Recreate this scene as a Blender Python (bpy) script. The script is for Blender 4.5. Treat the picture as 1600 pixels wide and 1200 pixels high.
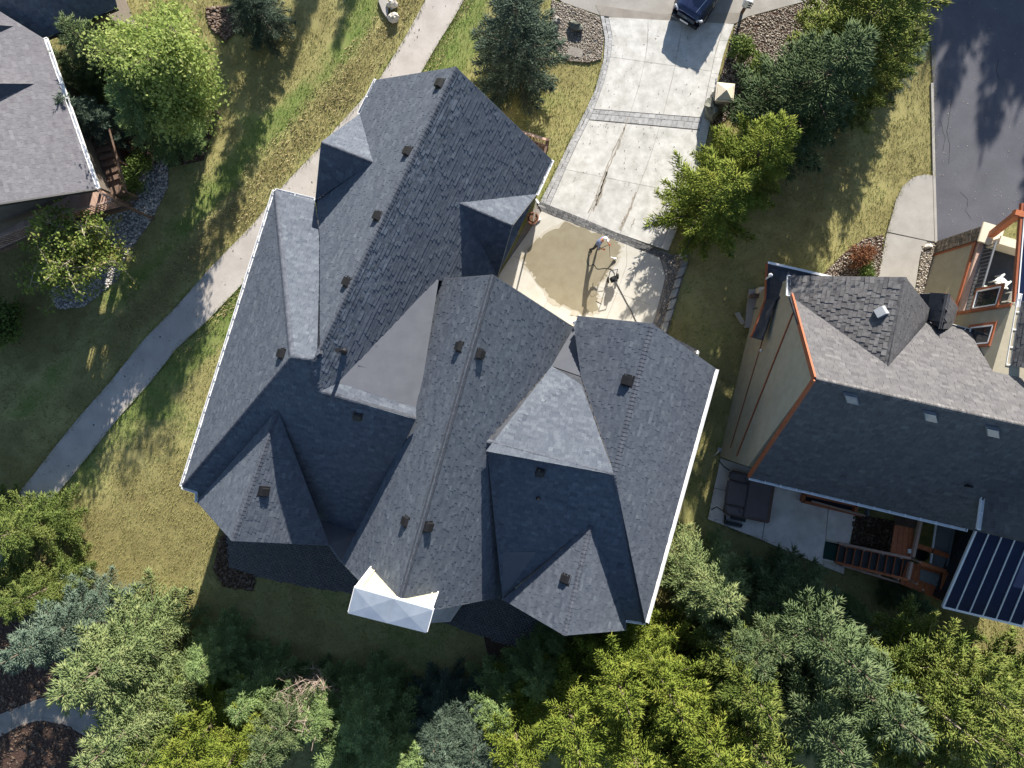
import bpy, bmesh, math, random
import numpy as np
from mathutils import Vector, Matrix, Quaternion
from mathutils.geometry import tessellate_polygon

random.seed(11); RNG = np.random.default_rng(11)
for o in list(bpy.data.objects): bpy.data.objects.remove(o)
SC = bpy.context.scene
C = SC.collection

# ------------------------------------------------------------------ camera, sky, sun, exposure
CAMH, FPX = 38.0, 1067.0
cam_d = bpy.data.cameras.new('camera'); cam_d.sensor_width = 36.0
cam_d.lens = 36.0 * FPX / 1600.0; cam_d.clip_end = 900; cam_d.clip_start = 0.5
cam = bpy.data.objects.new('camera', cam_d); C.objects.link(cam)
cam.location = (0, 0, CAMH); SC.camera = cam

SUN_EL, SUN_AZ = math.radians(23.0), math.radians(14.0)
world = bpy.data.worlds.new('World'); SC.world = world; world.use_nodes = True
wn = world.node_tree; wn.nodes.clear()
sky = wn.nodes.new('ShaderNodeTexSky'); sky.sky_type = 'NISHITA'; sky.sun_disc = False
sky.sun_elevation = SUN_EL; sky.sun_rotation = SUN_AZ
sky.air_density = 1.0; sky.dust_density = 0.35; sky.ozone_density = 1.6
bg = wn.nodes.new('ShaderNodeBackground'); bg.inputs['Strength'].default_value = 0.076
wo = wn.nodes.new('ShaderNodeOutputWorld')
wn.links.new(sky.outputs[0], bg.inputs[0]); wn.links.new(bg.outputs[0], wo.inputs[0])
sun_d = bpy.data.lights.new('sun', 'SUN'); sun_d.energy = 5.0; sun_d.angle = math.radians(0.53)
sun_d.color = (1.0, 0.93, 0.82)
sun = bpy.data.objects.new('sun', sun_d); C.objects.link(sun)
SDIR = Vector((math.sin(SUN_AZ)*math.cos(SUN_EL), math.cos(SUN_AZ)*math.cos(SUN_EL), math.sin(SUN_EL)))
sun.rotation_euler = SDIR.to_track_quat('Z', 'Y').to_euler(); sun.location = (0, 60, 60)
SC.view_settings.view_transform = 'Standard'; SC.view_settings.look = 'None'
SC.view_settings.gamma = 1.0; SC.view_settings.use_curve_mapping = False
SC.view_settings.exposure = 1.35

# ------------------------------------------------------------------ helpers
def P(px, py, h=0.0):
    k = (CAMH - h) / FPX
    return Vector(((px - 800) * k, (600 - py) * k, h))
def PX(pts, h=0.0):
    return [P(p[0], p[1], h) for p in pts]
class Plane:
    def __init__(s, a, b, c):
        a, b, c = [P(*q) if not isinstance(q, Vector) else q for q in (a, b, c)]
        s.o = a; s.n = (b - a).cross(c - a).normalized()
        if s.n.z < 0: s.n = -s.n
    def hit(s, px, py):
        d = Vector(((px - 800) / FPX, (600 - py) / FPX, -1.0)); o = Vector((0, 0, CAMH))
        return o + d * ((s.o - o).dot(s.n) / d.dot(s.n))
    def h(s, px, py): return s.hit(px, py).z

WM = {}
def _link(o, parent=None, world=None):
    C.objects.link(o); WM[o] = world if world is not None else Matrix.Identity(4)
    if parent is not None:
        o.parent = parent; o.matrix_parent_inverse = WM[parent].inverted()
    o.matrix_basis = WM[o]
    return o
def tag(o, label=None, cat=None, group=None, kind=None):
    if label: o['label'] = label
    if cat: o['category'] = cat
    if group: o['group'] = group
    if kind: o['kind'] = kind
    return o
def thing(name, label, cat, loc=(0, 0, 0), group=None):
    o = bpy.data.objects.new(name, None); o.empty_display_size = 0.3
    _link(o, None, Matrix.Translation(Vector(loc)))
    return tag(o, label, cat, group)

class MB:
    """collects faces of ONE mesh"""
    def __init__(s): s.v = []; s.f = []; s.m = []; s.t = []
    def add(s, vs, fs, m=0):
        b = len(s.v); s.v.extend([tuple(v) for v in vs])
        for f in fs: s.f.append([b + i for i in f]); s.m.append(m)
        return s
    def box(s, c, size, rz=0.0, m=0, taper=1.0):
        x, y, z = [k / 2 for k in size]; cs, sn = math.cos(rz), math.sin(rz); vs = []
        for dz, t in ((-z, 1.0), (z, taper)):
            for dx, dy in ((-x, -y), (x, -y), (x, y), (-x, y)):
                dx, dy = dx * t, dy * t
                vs.append((c[0] + dx * cs - dy * sn, c[1] + dx * sn + dy * cs, c[2] + dz))
        return s.add(vs, [(3, 2, 1, 0), (4, 5, 6, 7), (0, 1, 5, 4), (1, 2, 6, 5), (2, 3, 7, 6), (3, 0, 4, 7)], m)
    def bar(s, a, b, w, h, m=0, up=None):
        a, b = Vector(a), Vector(b); d = (b - a).normalized()
        u = Vector(up) if up is not None else Vector((0, 0, 1))
        if abs(d.dot(u)) > .98: u = Vector((1, 0, 0))
        sd = d.cross(u).normalized(); up2 = sd.cross(d).normalized(); vs = []
        for p in (a, b):
            for i, j in ((-1, -1), (1, -1), (1, 1), (-1, 1)):
                vs.append(p + sd * (i * w / 2) + up2 * (j * h / 2))
        return s.add(vs, [(0, 1, 2, 3), (7, 6, 5, 4), (0, 4, 5, 1), (1, 5, 6, 2), (2, 6, 7, 3), (3, 7, 4, 0)], m)
    def prism(s, pts, z0, z1, m=0):
        n = len(pts); ar = sum(pts[i][0] * pts[(i + 1) % n][1] - pts[(i + 1) % n][0] * pts[i][1] for i in range(n))
        if ar < 0: pts = pts[::-1]
        vs = [(p[0], p[1], z0) for p in pts] + [(p[0], p[1], z1) for p in pts]
        fs = [list(range(n))[::-1], list(range(n, 2 * n))] + [(i, (i + 1) % n, n + (i + 1) % n, n + i) for i in range(n)]
        return s.add(vs, fs, m)
    def poly(s, pts, m=0): return s.add(pts, [list(range(len(pts)))], m)
    def slab(s, pts, th, m=0):
        """a 3-D polygon given thickness th downwards along its normal"""
        pts = [Vector(p) for p in pts]; n = Vector((0, 0, 0))
        for i in range(len(pts)):
            a, b = pts[i], pts[(i + 1) % len(pts)]
            n += Vector(((a.y - b.y) * (a.z + b.z), (a.z - b.z) * (a.x + b.x), (a.x - b.x) * (a.y + b.y)))
        n.normalize(); k = len(pts); lo = [p - n * th for p in pts]
        return s.add(pts + lo, [list(range(k)), list(range(k, 2 * k))[::-1]] + [(i, k + i, k + (i + 1) % k, (i + 1) % k) for i in range(k)], m)
    def tube(s, pts, r, n=6, m=0, cap=True):
        pts = [Vector(p) for p in pts]; rs = r if isinstance(r, (list, tuple)) else [r] * len(pts); vs = []; prev = None
        for i, p in enumerate(pts):
            d = (pts[min(i + 1, len(pts) - 1)] - pts[max(i - 1, 0)]).normalized()
            u = Vector((0, 0, 1)) if abs(d.z) < .95 else Vector((1, 0, 0))
            if prev is not None: u = prev
            sd = d.cross(u).normalized(); up = sd.cross(d).normalized(); prev = up
            for k in range(n):
                a = 2 * math.pi * k / n; vs.append(p + (sd * math.cos(a) + up * math.sin(a)) * rs[i])
        fs = []
        for i in range(len(pts) - 1):
            for k in range(n):
                fs.append((i * n + k, i * n + (k + 1) % n, (i + 1) * n + (k + 1) % n, (i + 1) * n + k))
        if cap: fs += [list(range(n))[::-1], list(range((len(pts) - 1) * n, len(pts) * n))]
        return s.add(vs, fs, m)
    def lathe(s, prof, c, n=20, m=0):
        vs = []; fs = []
        for r, z in prof:
            for k in range(n):
                a = 2 * math.pi * k / n; vs.append((c[0] + r * math.cos(a), c[1] + r * math.sin(a), c[2] + z))
        for i in range(len(prof) - 1):
            for k in range(n): fs.append((i * n + k, i * n + (k + 1) % n, (i + 1) * n + (k + 1) % n, (i + 1) * n + k))
        fs += [list(range(n))[::-1], list(range((len(prof) - 1) * n, len(prof) * n))]
        return s.add(vs, fs, m)
    def ball(s, c, r, n=8, k=5, m=0, seed=None, rough=0.0):
        rr = random.Random(seed); R = r if isinstance(r, (tuple, list)) else (r, r, r); vs = [(c[0], c[1], c[2] - R[2])]
        for i in range(1, k):
            t = math.pi * i / k - math.pi / 2
            for j in range(n):
                a = 2 * math.pi * (j + .5 * (i % 2)) / n; q = 1 + rough * (rr.random() - .5)
                vs.append((c[0] + R[0] * q * math.cos(t) * math.cos(a), c[1] + R[1] * q * math.cos(t) * math.sin(a), c[2] + R[2] * q * math.sin(t)))
        vs.append((c[0], c[1], c[2] + R[2])); L = len(vs) - 1
        fs = [(0, 1 + (j + 1) % n, 1 + j) for j in range(n)]
        for i in range(k - 2):
            for j in range(n):
                a, b = 1 + i * n + j, 1 + i * n + (j + 1) % n; fs.append((a, b, b + n, a + n))
        o = 1 + (k - 2) * n; fs += [(L, o + j, o + (j + 1) % n) for j in range(n)]
        return s.add(vs, fs, m)
    def mesh(s, name, mats, off=None, smooth=False):
        me = bpy.data.meshes.new(name)
        vs = s.v if off is None else [(v[0] - off[0], v[1] - off[1], v[2] - off[2]) for v in s.v]
        me.from_pydata(vs, [], s.f)
        mats = mats if isinstance(mats, (list, tuple)) else [mats]
        for m in mats: me.materials.append(m)
        if len(mats) > 1: me.polygons.foreach_set('material_index', s.m)
        if smooth: me.polygons.foreach_set('use_smooth', [True] * len(me.polygons))
        me.update(); return me
def bevel_mesh(me, w, seg=2, ang=0.5):
    bm = bmesh.new(); bm.from_mesh(me); bmesh.ops.remove_doubles(bm, verts=bm.verts, dist=1e-5)
    es = [e for e in bm.edges if len(e.link_faces) == 2 and e.calc_face_angle(0) > ang]
    bmesh.ops.bevel(bm, geom=es, offset=w, segments=seg, affect='EDGES', clamp_overlap=True)
    bm.to_mesh(me); bm.free(); return me
def part(name, mb, mats, parent, smooth=False, bevel=0, kind=None, label=None):
    me = mb.mesh(name, mats, None, smooth) if isinstance(mb, MB) else mb
    if bevel: bevel_mesh(me, bevel)
    o = bpy.data.objects.new(name, me); _link(o, parent)
    if kind: o['kind'] = kind
    if label: o['label'] = label
    return o
def inst(name, me, parent, mat4):
    o = bpy.data.objects.new(name, me); return _link(o, parent, mat4)
def single(name, mb, mats, label, cat, loc=None, group=None, smooth=False, bevel=0, kind=None):
    if loc is None:
        a = np.array(mb.v); loc = Vector((a[:, 0].mean(), a[:, 1].mean(), a[:, 2].min()))
    me = mb.mesh(name, mats, loc, smooth)
    if bevel: bevel_mesh(me, bevel)
    o = bpy.data.objects.new(name, me); _link(o, None, Matrix.Translation(Vector(loc)))
    return tag(o, label, cat, group, kind)
def structure(name, mb, mats, kind='structure', parent=None):
    o = part(name, mb, mats, parent); o['kind'] = kind; return o
def npmesh(name, V, F, mat, tone=None, attr='tone'):
    """triangles or quads from numpy arrays"""
    me = bpy.data.meshes.new(name); V = np.asarray(V, np.float32); F = np.asarray(F, np.int32); k = F.shape[1]
    me.vertices.add(len(V)); me.vertices.foreach_set('co', V.ravel())
    me.loops.add(F.size); me.loops.foreach_set('vertex_index', F.ravel())
    me.polygons.add(len(F)); me.polygons.foreach_set('loop_start', np.arange(0, F.size, k, dtype=np.int32))
    me.polygons.foreach_set('loop_total', np.full(len(F), k, np.int32))
    me.update(calc_edges=True)
    if mat: me.materials.append(mat)
    if tone is not None:
        a = me.attributes.new(attr, 'FLOAT', 'POINT'); a.data.foreach_set('value', np.asarray(tone, np.float32))
    return me
def set_face_attr(me, vals, attr='tone'):
    a = me.attributes.new(attr, 'FLOAT', 'FACE'); a.data.foreach_set('value', np.asarray(vals, np.float32))

def _h(ix, iy, s):
    n = (ix * 374761393 + iy * 668265263 + s * 2147483647) & 0xffffffff
    n = ((n ^ (n >> 13)) * 1274126177) & 0xffffffff
    return ((n ^ (n >> 16)) & 0xffff) / 65535.0
def vnoise(x, y, s=0):
    x = np.asarray(x, float); y = np.asarray(y, float); ix = np.floor(x).astype(np.int64); iy = np.floor(y).astype(np.int64)
    fx, fy = x - ix, y - iy; fx = fx * fx * (3 - 2 * fx); fy = fy * fy * (3 - 2 * fy)
    return (_h(ix, iy, s) * (1 - fx) + _h(ix + 1, iy, s) * fx) * (1 - fy) + (_h(ix, iy + 1, s) * (1 - fx) + _h(ix + 1, iy + 1, s) * fx) * fy
def fbm(x, y, s=0): return .5 * vnoise(x, y, s) + .3 * vnoise(x * 2.1, y * 2.1, s + 1) + .2 * vnoise(x * 4.3, y * 4.3, s + 2)
def inpoly(x, y, poly):
    x = np.asarray(x); y = np.asarray(y); r = np.zeros(x.shape, bool); n = len(poly)
    for i in range(n):
        x0, y0 = poly[i][0], poly[i][1]; x1, y1 = poly[(i + 1) % n][0], poly[(i + 1) % n][1]
        if y0 == y1: continue
        c = ((y0 > y) != (y1 > y)) & (x < (x1 - x0) * (y - y0) / (y1 - y0) + x0); r ^= c
    return r
def dist_poly(x, y, line):
    d = np.full(np.shape(x), 1e9)
    for a, b in zip(line[:-1], line[1:]):
        dx, dy = b[0] - a[0], b[1] - a[1]; L = dx * dx + dy * dy + 1e-9
        t = np.clip(((x - a[0]) * dx + (y - a[1]) * dy) / L, 0, 1)
        d = np.minimum(d, np.hypot(x - a[0] - t * dx, y - a[1] - t * dy))
    return d

# ------------------------------------------------------------------ materials (real base colours, procedural)
def M(name, c1, c2=None, scale=6.0, rough=.85, spec=.25, bump=0.0, bscale=None, attr=None, c3=None, objrand=0.0, metal=0.0, fine=0.0, transl=0.0, detail=5, alpha=None, coat=0.0):
    m = bpy.data.materials.new(name); m.use_nodes = True; nt = m.node_tree; N, L = nt.nodes, nt.links; N.clear()
    out = N.new('ShaderNodeOutputMaterial'); b = N.new('ShaderNodeBsdfPrincipled'); L.new(b.outputs[0], out.inputs[0])
    b.inputs['Roughness'].default_value = rough; b.inputs['Specular IOR Level'].default_value = spec; b.inputs['Metallic'].default_value = metal
    if coat: b.inputs['Coat Weight'].default_value = coat; b.inputs['Coat Roughness'].default_value = .05
    c2 = c2 or tuple(k * .7 for k in c1)
    geo = N.new('ShaderNodeNewGeometry')
    nz = N.new('ShaderNodeTexNoise'); nz.inputs['Scale'].default_value = scale; nz.inputs['Detail'].default_value = detail; nz.inputs['Roughness'].default_value = .6
    L.new(geo.outputs['Position'], nz.inputs['Vector'])
    rp = N.new('ShaderNodeMapRange'); rp.inputs['From Min'].default_value = .32; rp.inputs['From Max'].default_value = .68
    L.new(nz.outputs['Fac'], rp.inputs['Value']); fac = rp.outputs[0]
    if attr:
        at = N.new('ShaderNodeAttribute'); at.attribute_name = attr
        ma = N.new('ShaderNodeMath'); ma.operation = 'MULTIPLY_ADD'; ma.inputs[1].default_value = .25; ma.use_clamp = True
        mb_ = N.new('ShaderNodeMath'); mb_.operation = 'MULTIPLY'; mb_.inputs[1].default_value = .75
        L.new(at.outputs['Fac'], mb_.inputs[0]); L.new(fac, ma.inputs[0]); L.new(mb_.outputs[0], ma.inputs[2]); fac = ma.outputs[0]
    if c3:
        cr = N.new('ShaderNodeValToRGB'); e = cr.color_ramp.elements
        e[0].color = (*c1, 1); e[1].color = (*c3, 1); x = e.new(.5); x.color = (*c2, 1); L.new(fac, cr.inputs[0]); col = cr.outputs[0]
    else:
        mx = N.new('ShaderNodeMix'); mx.data_type = 'RGBA'; mx.inputs[6].default_value = (*c1, 1); mx.inputs[7].default_value = (*c2, 1)
        L.new(fac, mx.inputs[0]); col = mx.outputs[2]
    if objrand or fine:
        hs = N.new('ShaderNodeHueSaturation'); L.new(col, hs.inputs['Color']); col = hs.outputs[0]; val = None
        if objrand:
            oi = N.new('ShaderNodeObjectInfo'); mr = N.new('ShaderNodeMapRange')
            mr.inputs['To Min'].default_value = 1 - objrand; mr.inputs['To Max'].default_value = 1 + objrand
            L.new(oi.outputs['Random'], mr.inputs['Value']); val = mr.outputs[0]
        if fine:
            n2 = N.new('ShaderNodeTexNoise'); n2.inputs['Scale'].default_value = 45; n2.inputs['Detail'].default_value = 2
            L.new(geo.outputs['Position'], n2.inputs['Vector']); m2 = N.new('ShaderNodeMapRange')
            m2.inputs['From Min'].default_value = .3; m2.inputs['From Max'].default_value = .7
            m2.inputs['To Min'].default_value = 1 - fine; m2.inputs['To Max'].default_value = 1 + fine
            L.new(n2.outputs['Fac'], m2.inputs['Value'])
            if val is None: val = m2.outputs[0]
            else:
                mm = N.new('ShaderNodeMath'); mm.operation = 'MULTIPLY'; L.new(val, mm.inputs[0]); L.new(m2.outputs[0], mm.inputs[1]); val = mm.outputs[0]
        L.new(val, hs.inputs['Value'])
    L.new(col, b.inputs['Base Color'])
    if bump:
        n3 = N.new('ShaderNodeTexNoise'); n3.inputs['Scale'].default_value = bscale or scale * 6; n3.inputs['Detail'].default_value = 3
        L.new(geo.outputs['Position'], n3.inputs['Vector']); bp = N.new('ShaderNodeBump'); bp.inputs['Strength'].default_value = bump; bp.inputs['Distance'].default_value = .02
        L.new(n3.outputs['Fac'], bp.inputs['Height']); L.new(bp.outputs[0], b.inputs['Normal'])
    if transl:
        tr = N.new('ShaderNodeBsdfTranslucent'); L.new(col, tr.inputs['Color']); ms = N.new('ShaderNodeMixShader'); ms.inputs[0].default_value = transl
        L.new(b.outputs[0], ms.inputs[1]); L.new(tr.outputs[0], ms.inputs[2]); L.new(ms.outputs[0], out.inputs[0])
    if alpha is not None: b.inputs['Alpha'].default_value = alpha
    return m

m_lawn = M('lawn_soil', (0.163, 0.141, 0.060), (0.284, 0.260, 0.112), 1.3, .95, .1, .5, 30, attr='green', c3=(0.131, 0.185, 0.050), fine=.35)
m_blade = M('grass_blades', (0.275, 0.251, 0.102), (0.233, 0.233, 0.086), 2.0, .8, .15, attr='green', c3=(0.105, 0.209, 0.030), fine=.3, transl=.25)
m_straw = M('dry_straw', (0.276, 0.226, 0.115), (0.386, 0.331, 0.180), 2.0, .85, .15, attr='tone', c3=(0.184, 0.192, 0.070), fine=.25, transl=.2)
m_path = M('path_concrete', (0.351, 0.321, 0.298), (0.444, 0.415, 0.392), .8, .9, .2, .3, 60, fine=.12)
m_drive = M('drive_concrete', (0.367, 0.362, 0.341), (0.546, 0.541, 0.525), 1.7, .85, .25, .25, 50, objrand=.04, fine=.13, detail=8)
m_apron = M('apron_concrete', (0.438, 0.420, 0.370), (0.507, 0.495, 0.462), 1.2, .85, .25, .2, 50, objrand=.03, fine=.06)
m_wet = M('wet_concrete', (0.214, 0.185, 0.128), (0.257, 0.232, 0.164), 1.5, .35, .4, .1, 50, fine=.06)
m_damp = M('damp_concrete', (0.372, 0.344, 0.279), (0.418, 0.393, 0.338), 1.5, .6, .3, .1, 50, fine=.06)
m_trail = M('wet_trail', (.22, .19, .15), (.34, .31, .26), 3, .4, .4)
m_stamp = M('stamped_border', (0.271, 0.273, 0.282), (0.410, 0.412, 0.414), 5, .85, .25, .5, 30, objrand=.12, fine=.2)
m_slate = M('slate_paver', (.075, .078, .085), (.15, .15, .15), 6, .8, .3, .5, 30, objrand=.3, fine=.3)
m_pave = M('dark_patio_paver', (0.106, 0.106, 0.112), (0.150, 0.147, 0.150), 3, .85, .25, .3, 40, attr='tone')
m_asph = M('asphalt', (0.077, 0.078, 0.094), (0.101, 0.102, 0.120), .7, .85, .3, .35, 90, fine=.15)
m_street = M('old_asphalt', (.26, .245, .225), (.33, .315, .29), .9, .9, .2, .3, 80, fine=.12)
m_gutpan = M('gutter_pan', (.21, .19, .17), (.27, .25, .225), 1.5, .9, .2, .2, 60, fine=.1)
m_walk = M('walk_concrete', (0.306, 0.289, 0.268), (0.365, 0.348, 0.323), 1.2, .85, .2, .2, 60, objrand=.05, fine=.08)
m_patio = M('patio_concrete', (0.609, 0.543, 0.491), (0.883, 0.790, 0.724), .9, .85, .25, .2, 40, objrand=.04, fine=.08)
m_gravel = M('gravel_stones', (.16, .15, .145), (.42, .40, .38), 9, .85, .2, attr='tone', c3=(.62, .58, .55))
m_river = M('river_stones', (0.108, 0.089, 0.072), (0.259, 0.222, 0.184), 9, .85, .2, attr='tone', c3=(0.446, 0.414, 0.368))
m_mulch = M('bark_mulch', (0.052, 0.034, 0.025), (0.114, 0.079, 0.061), 9, .95, .1, attr='tone', c3=(.185, .150, .125))
m_gravel_bed = M('gravel_bed', (.13, .125, .12), (.24, .23, .22), 14, .95, .1, .6, 40)
m_mulch_bed = M('mulch_bed', (.045, .028, .022), (.09, .058, .045), 10, .95, .1, .7, 40)
m_rock = M('boulder', (.20, .185, .16), (.34, .32, .29), 3, .9, .2, .6, 14, objrand=.15, fine=.2)
m_rockw = M('pale_boulder', (.48, .44, .38), (.62, .58, .52), 3, .9, .2, .6, 14, fine=.15)
m_rockg = M('mossy_boulder', (.10, .105, .085), (.20, .20, .17), 3, .9, .2, .6, 14, fine=.2)
m_ledge = M('ledge_stone', (.20, .205, .20), (.32, .32, .30), 2.5, .9, .2, .6, 14, objrand=.2, fine=.2)
m_shingle = M('charcoal_shingle', (0.048, 0.058, 0.080), (0.089, 0.103, 0.129), 5, .92, .15, attr='tone', c3=(0.149, 0.170, 0.197), fine=.22)
m_ridge = M('ridge_cap_shingle', (0.046, 0.053, 0.070), (0.094, 0.103, 0.125), 5, .92, .15, objrand=.10, fine=.2)
m_shinobj = M('charcoal_shingle_tab', (0.053, 0.064, 0.087), (0.133, 0.152, 0.180), 5, .92, .15, objrand=.20, fine=.22)
m_deck = M('roof_felt', (0.036, 0.040, 0.050), (0.060, 0.065, 0.077), 4, .95, .1)
m_membr = M('valley_membrane', (0.095, 0.102, 0.122), (0.112, 0.120, 0.141), 1.5, .9, .2, fine=.06)
m_shinB = M('grey_brown_shingle', (0.061, 0.059, 0.065), (0.106, 0.104, 0.109), 5, .92, .15, attr='tone', c3=(0.168, 0.164, 0.166), fine=.22)
m_shinL = M('worn_grey_shingle', (0.096, 0.092, 0.108), (0.141, 0.138, 0.154), 5, .92, .15, attr='tone', c3=(0.192, 0.190, 0.209), fine=.22)
m_vent = M('vent_plastic', (0.008, 0.007, 0.009), (0.011, 0.011, 0.012), 8, .55, .4)
m_ventg = M('vent_metal', (0.294, 0.308, 0.329), (0.350, 0.364, 0.385), 8, .4, .5)
m_white = M('white_metal', (.74, .75, .77), (.80, .80, .80), 4, .45, .4)
m_stucco = M('beige_stucco', (0.520, 0.455, 0.351), (0.585, 0.520, 0.403), 2, .95, .1, .3, 60)
m_stuccoT = M('tan_stucco', (0.341, 0.309, 0.235), (0.399, 0.363, 0.278), 2, .95, .1, .35, 60, fine=.08)
m_rust = M('rust_trim', (0.264, 0.078, 0.035), (0.326, 0.106, 0.050), 4, .6, .35)
m_rustd = M('rust_wood', (0.324, 0.101, 0.041), (0.446, 0.142, 0.061), 5, .65, .3, fine=.15)
m_fasc = M('grey_fascia', (.14, .15, .165), (.17, .18, .195), 4, .6, .3)
m_lwall = M('left_house_stucco', (0.149, 0.127, 0.108), (0.174, 0.152, 0.130), 2, .95, .1, .3, 60)
m_cream = M('cream_stucco', (.60, .535, .42), (.66, .59, .47), 2, .9, .15, .2, 60)
m_chim = M('chimney_cladding', (0.402, 0.376, 0.272), (0.435, 0.409, 0.305), 2, .8, .2, .15, 60)
m_galv = M('galvanised_cap', (0.336, 0.385, 0.452), (0.403, 0.452, 0.519), 2.5, .38, .5, metal=.55, fine=.05)  # blue of the reflected sky mixed into the base colour
m_glass = M('dark_glass', (.02, .025, .03), (.03, .035, .04), 2, .06, .6)
m_skyl = M('skylight_glass', (.10, .14, .22), (.13, .17, .25), 3, .08, .7)
m_panel = M('glazing_panel', (0.010, 0.016, 0.044), (0.014, 0.022, 0.056), 2, .22, .18)
m_bark = M('bark', (.10, .075, .055), (.18, .145, .115), 14, .95, .1, .6, 40)
m_barkp = M('pale_bark', (.26, .22, .175), (.38, .33, .27), 14, .95, .1, .5, 40)
m_dead = M('dead_twigs', (.26, .20, .165), (.38, .31, .26), 9, .95, .1)
m_woodd = M('brown_deck_wood', (.13, .085, .065), (.19, .13, .10), 6, .8, .2, fine=.2, objrand=.15)
m_woodp = M('pinkish_deck_wood', (.40, .27, .215), (.47, .335, .27), 6, .8, .2, fine=.2, objrand=.12)
m_black = M('black_metal', (.018, .018, .020), (.03, .03, .032), 8, .5, .4)
m_rubber = M('black_rubber', (.014, .014, .015), (.022, .022, .022), 8, .75, .3)
m_terra = M('terracotta_glaze', (.16, .065, .04), (.23, .10, .06), 6, .5, .4)
m_soil = M('potting_soil', (.11, .06, .035), (.19, .11, .07), 20, .95, .1, .6, 60)
m_tubc = M('tub_cover', (0.121, 0.098, 0.098), (0.144, 0.115, 0.115), 3, .7, .3, .15, 20)
m_green = M('green_mat', (.02, .055, .045), (.03, .07, .055), 10, .95, .1, fine=.2)
m_greym = M('grey_mat', (0.169, 0.176, 0.176), (0.208, 0.215, 0.215), 6, .95, .1, fine=.1)
m_red = M('red_plastic', (.50, .018, .025), (.58, .03, .035), 3, .4, .5)
m_wchair = M('white_plastic', (.74, .75, .73), (.8, .8, .78), 4, .5, .4)
m_cush = M('pale_cushion', (.55, .60, .55), (.63, .67, .62), 5, .9, .1)
m_bfloor = M('balcony_floor', (.055, .055, .058), (.075, .075, .078), 4, .8, .2)
m_car = M('dark_blue_paint', (.006, .010, .045), (.008, .014, .055), 2, .25, .6, coat=1.0)
m_chrome = M('chrome', (.65, .66, .68), (.7, .7, .72), 3, .18, .6, metal=.95)
m_lamp = M('headlight_lens', (.55, .57, .60), (.65, .67, .7), 3, .12, .7)
m_skin = M('skin', (.42, .20, .12), (.47, .235, .145), 8, .6, .3)
m_shirt = M('blue_grey_shirt', (.15, .19, .33), (.20, .25, .40), 9, .9, .1, .2, 40)
m_pants = M('dark_trousers', (.03, .03, .04), (.05, .05, .06), 9, .9, .1)
m_boot = M('boots', (.02, .02, .02), (.03, .03, .03), 9, .7, .2)
m_hat = M('white_cloth', (.78, .80, .82), (.82, .83, .84), 6, .9, .1)
m_hi = M('red_glove', (.42, .09, .04), (.48, .12, .06), 6, .8, .2)
m_spray = M('water_spray', (.85, .87, .90), (.9, .9, .92), 4, .3, .4)
def FOL(n, a, b, c, t=.22): return M(n, a, b, 1.1, .75, .2, attr='tone', c3=c, transl=t)
f_spruce = FOL('spruce_needles', (0.076, 0.116, 0.047), (0.129, 0.181, 0.078), (0.221, 0.254, 0.111))
f_blue = FOL('blue_spruce_needles', (0.081, 0.124, 0.090), (0.129, 0.185, 0.137), (0.206, 0.262, 0.185))
f_bluedk = FOL('dark_blue_needles', (0.060, 0.094, 0.066), (0.095, 0.139, 0.103), (0.152, 0.199, 0.143), .34)
f_shadelift = FOL('shade_lifted_needles', (0.156, 0.242, 0.096), (0.248, 0.355, 0.139), (0.378, 0.474, 0.184), .38)  # needle colour raised to lift spruces that stand in shade
f_pale = FOL('pale_fir_needles', (0.135, 0.196, 0.079), (0.196, 0.257, 0.104), (0.324, 0.351, 0.152))
f_green = FOL('deep_green_needles', (.048, .082, .034), (.076, .118, .050), (.130, .170, .078))
f_mid = FOL('soft_green_needles', (.085, .132, .055), (.122, .176, .078), (.195, .235, .115))
f_yel = FOL('yellow_green_needles', (0.101, 0.147, 0.022), (0.175, 0.231, 0.034), (0.329, 0.343, 0.063))
f_yel2 = FOL('olive_green_needles', (0.093, 0.141, 0.030), (0.158, 0.210, 0.045), (0.300, 0.307, 0.083))
f_jun = FOL('juniper_foliage', (0.084, 0.133, 0.034), (0.147, 0.203, 0.050), (0.266, 0.287, 0.084))
f_maple = FOL('spring_leaves', (0.179, 0.252, 0.069), (0.299, 0.378, 0.108), (0.508, 0.529, 0.215), .5)
f_crab = FOL('crabapple_leaves', (0.111, 0.163, 0.033), (0.182, 0.240, 0.052), (0.325, 0.247, 0.098), .3)
f_shrub = FOL('shrub_leaves', (0.070, 0.119, 0.028), (0.119, 0.175, 0.042), (0.182, 0.231, 0.070), .25)
f_red = FOL('reddish_shrub', (.13, .055, .03), (.20, .085, .045), (.27, .14, .06), .2)
# ================================================================== GROUND, PATHS, DRIVES
PATH_L = [(690,-60),(665,0),(650,27),(635,55),(595,120),(560,162),(525,200),(500,230),(442,290),(400,345),(325,422),(275,480),(225,530),(172,597),(125,650),(87,697),(50,745),(0,805),(-70,890)]
PATH_R = [(750,-60),(725,0),(705,35),(680,75),(660,110),(600,190),(545,250),(470,340),(382,440),(325,500),(275,545),(235,597),(190,647),(150,697),(110,747),(60,805),(-10,890)]
path_poly = PX(PATH_L) + PX(PATH_R)[::-1]
DRV_LO = [(938,25),(945,60),(943,92),(930,140),(915,172),(885,232),(862,280),(840,322)]      # outer left edge
DRV_LI = [(951,27),(957,60),(953,95),(940,140),(926,176),(896,236),(875,284),(857,326)]      # inner left edge
DRV_RI = [(1132,37),(1118,80),(1110,118),(1103,150),(1096,190),(1080,260),(1055,330),(1032,388)]
DRV_RO = [(1147,38),(1132,78),(1122,120),(1115,155),(1110,192),(1094,262),(1069,332),(1044,392)]
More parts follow.
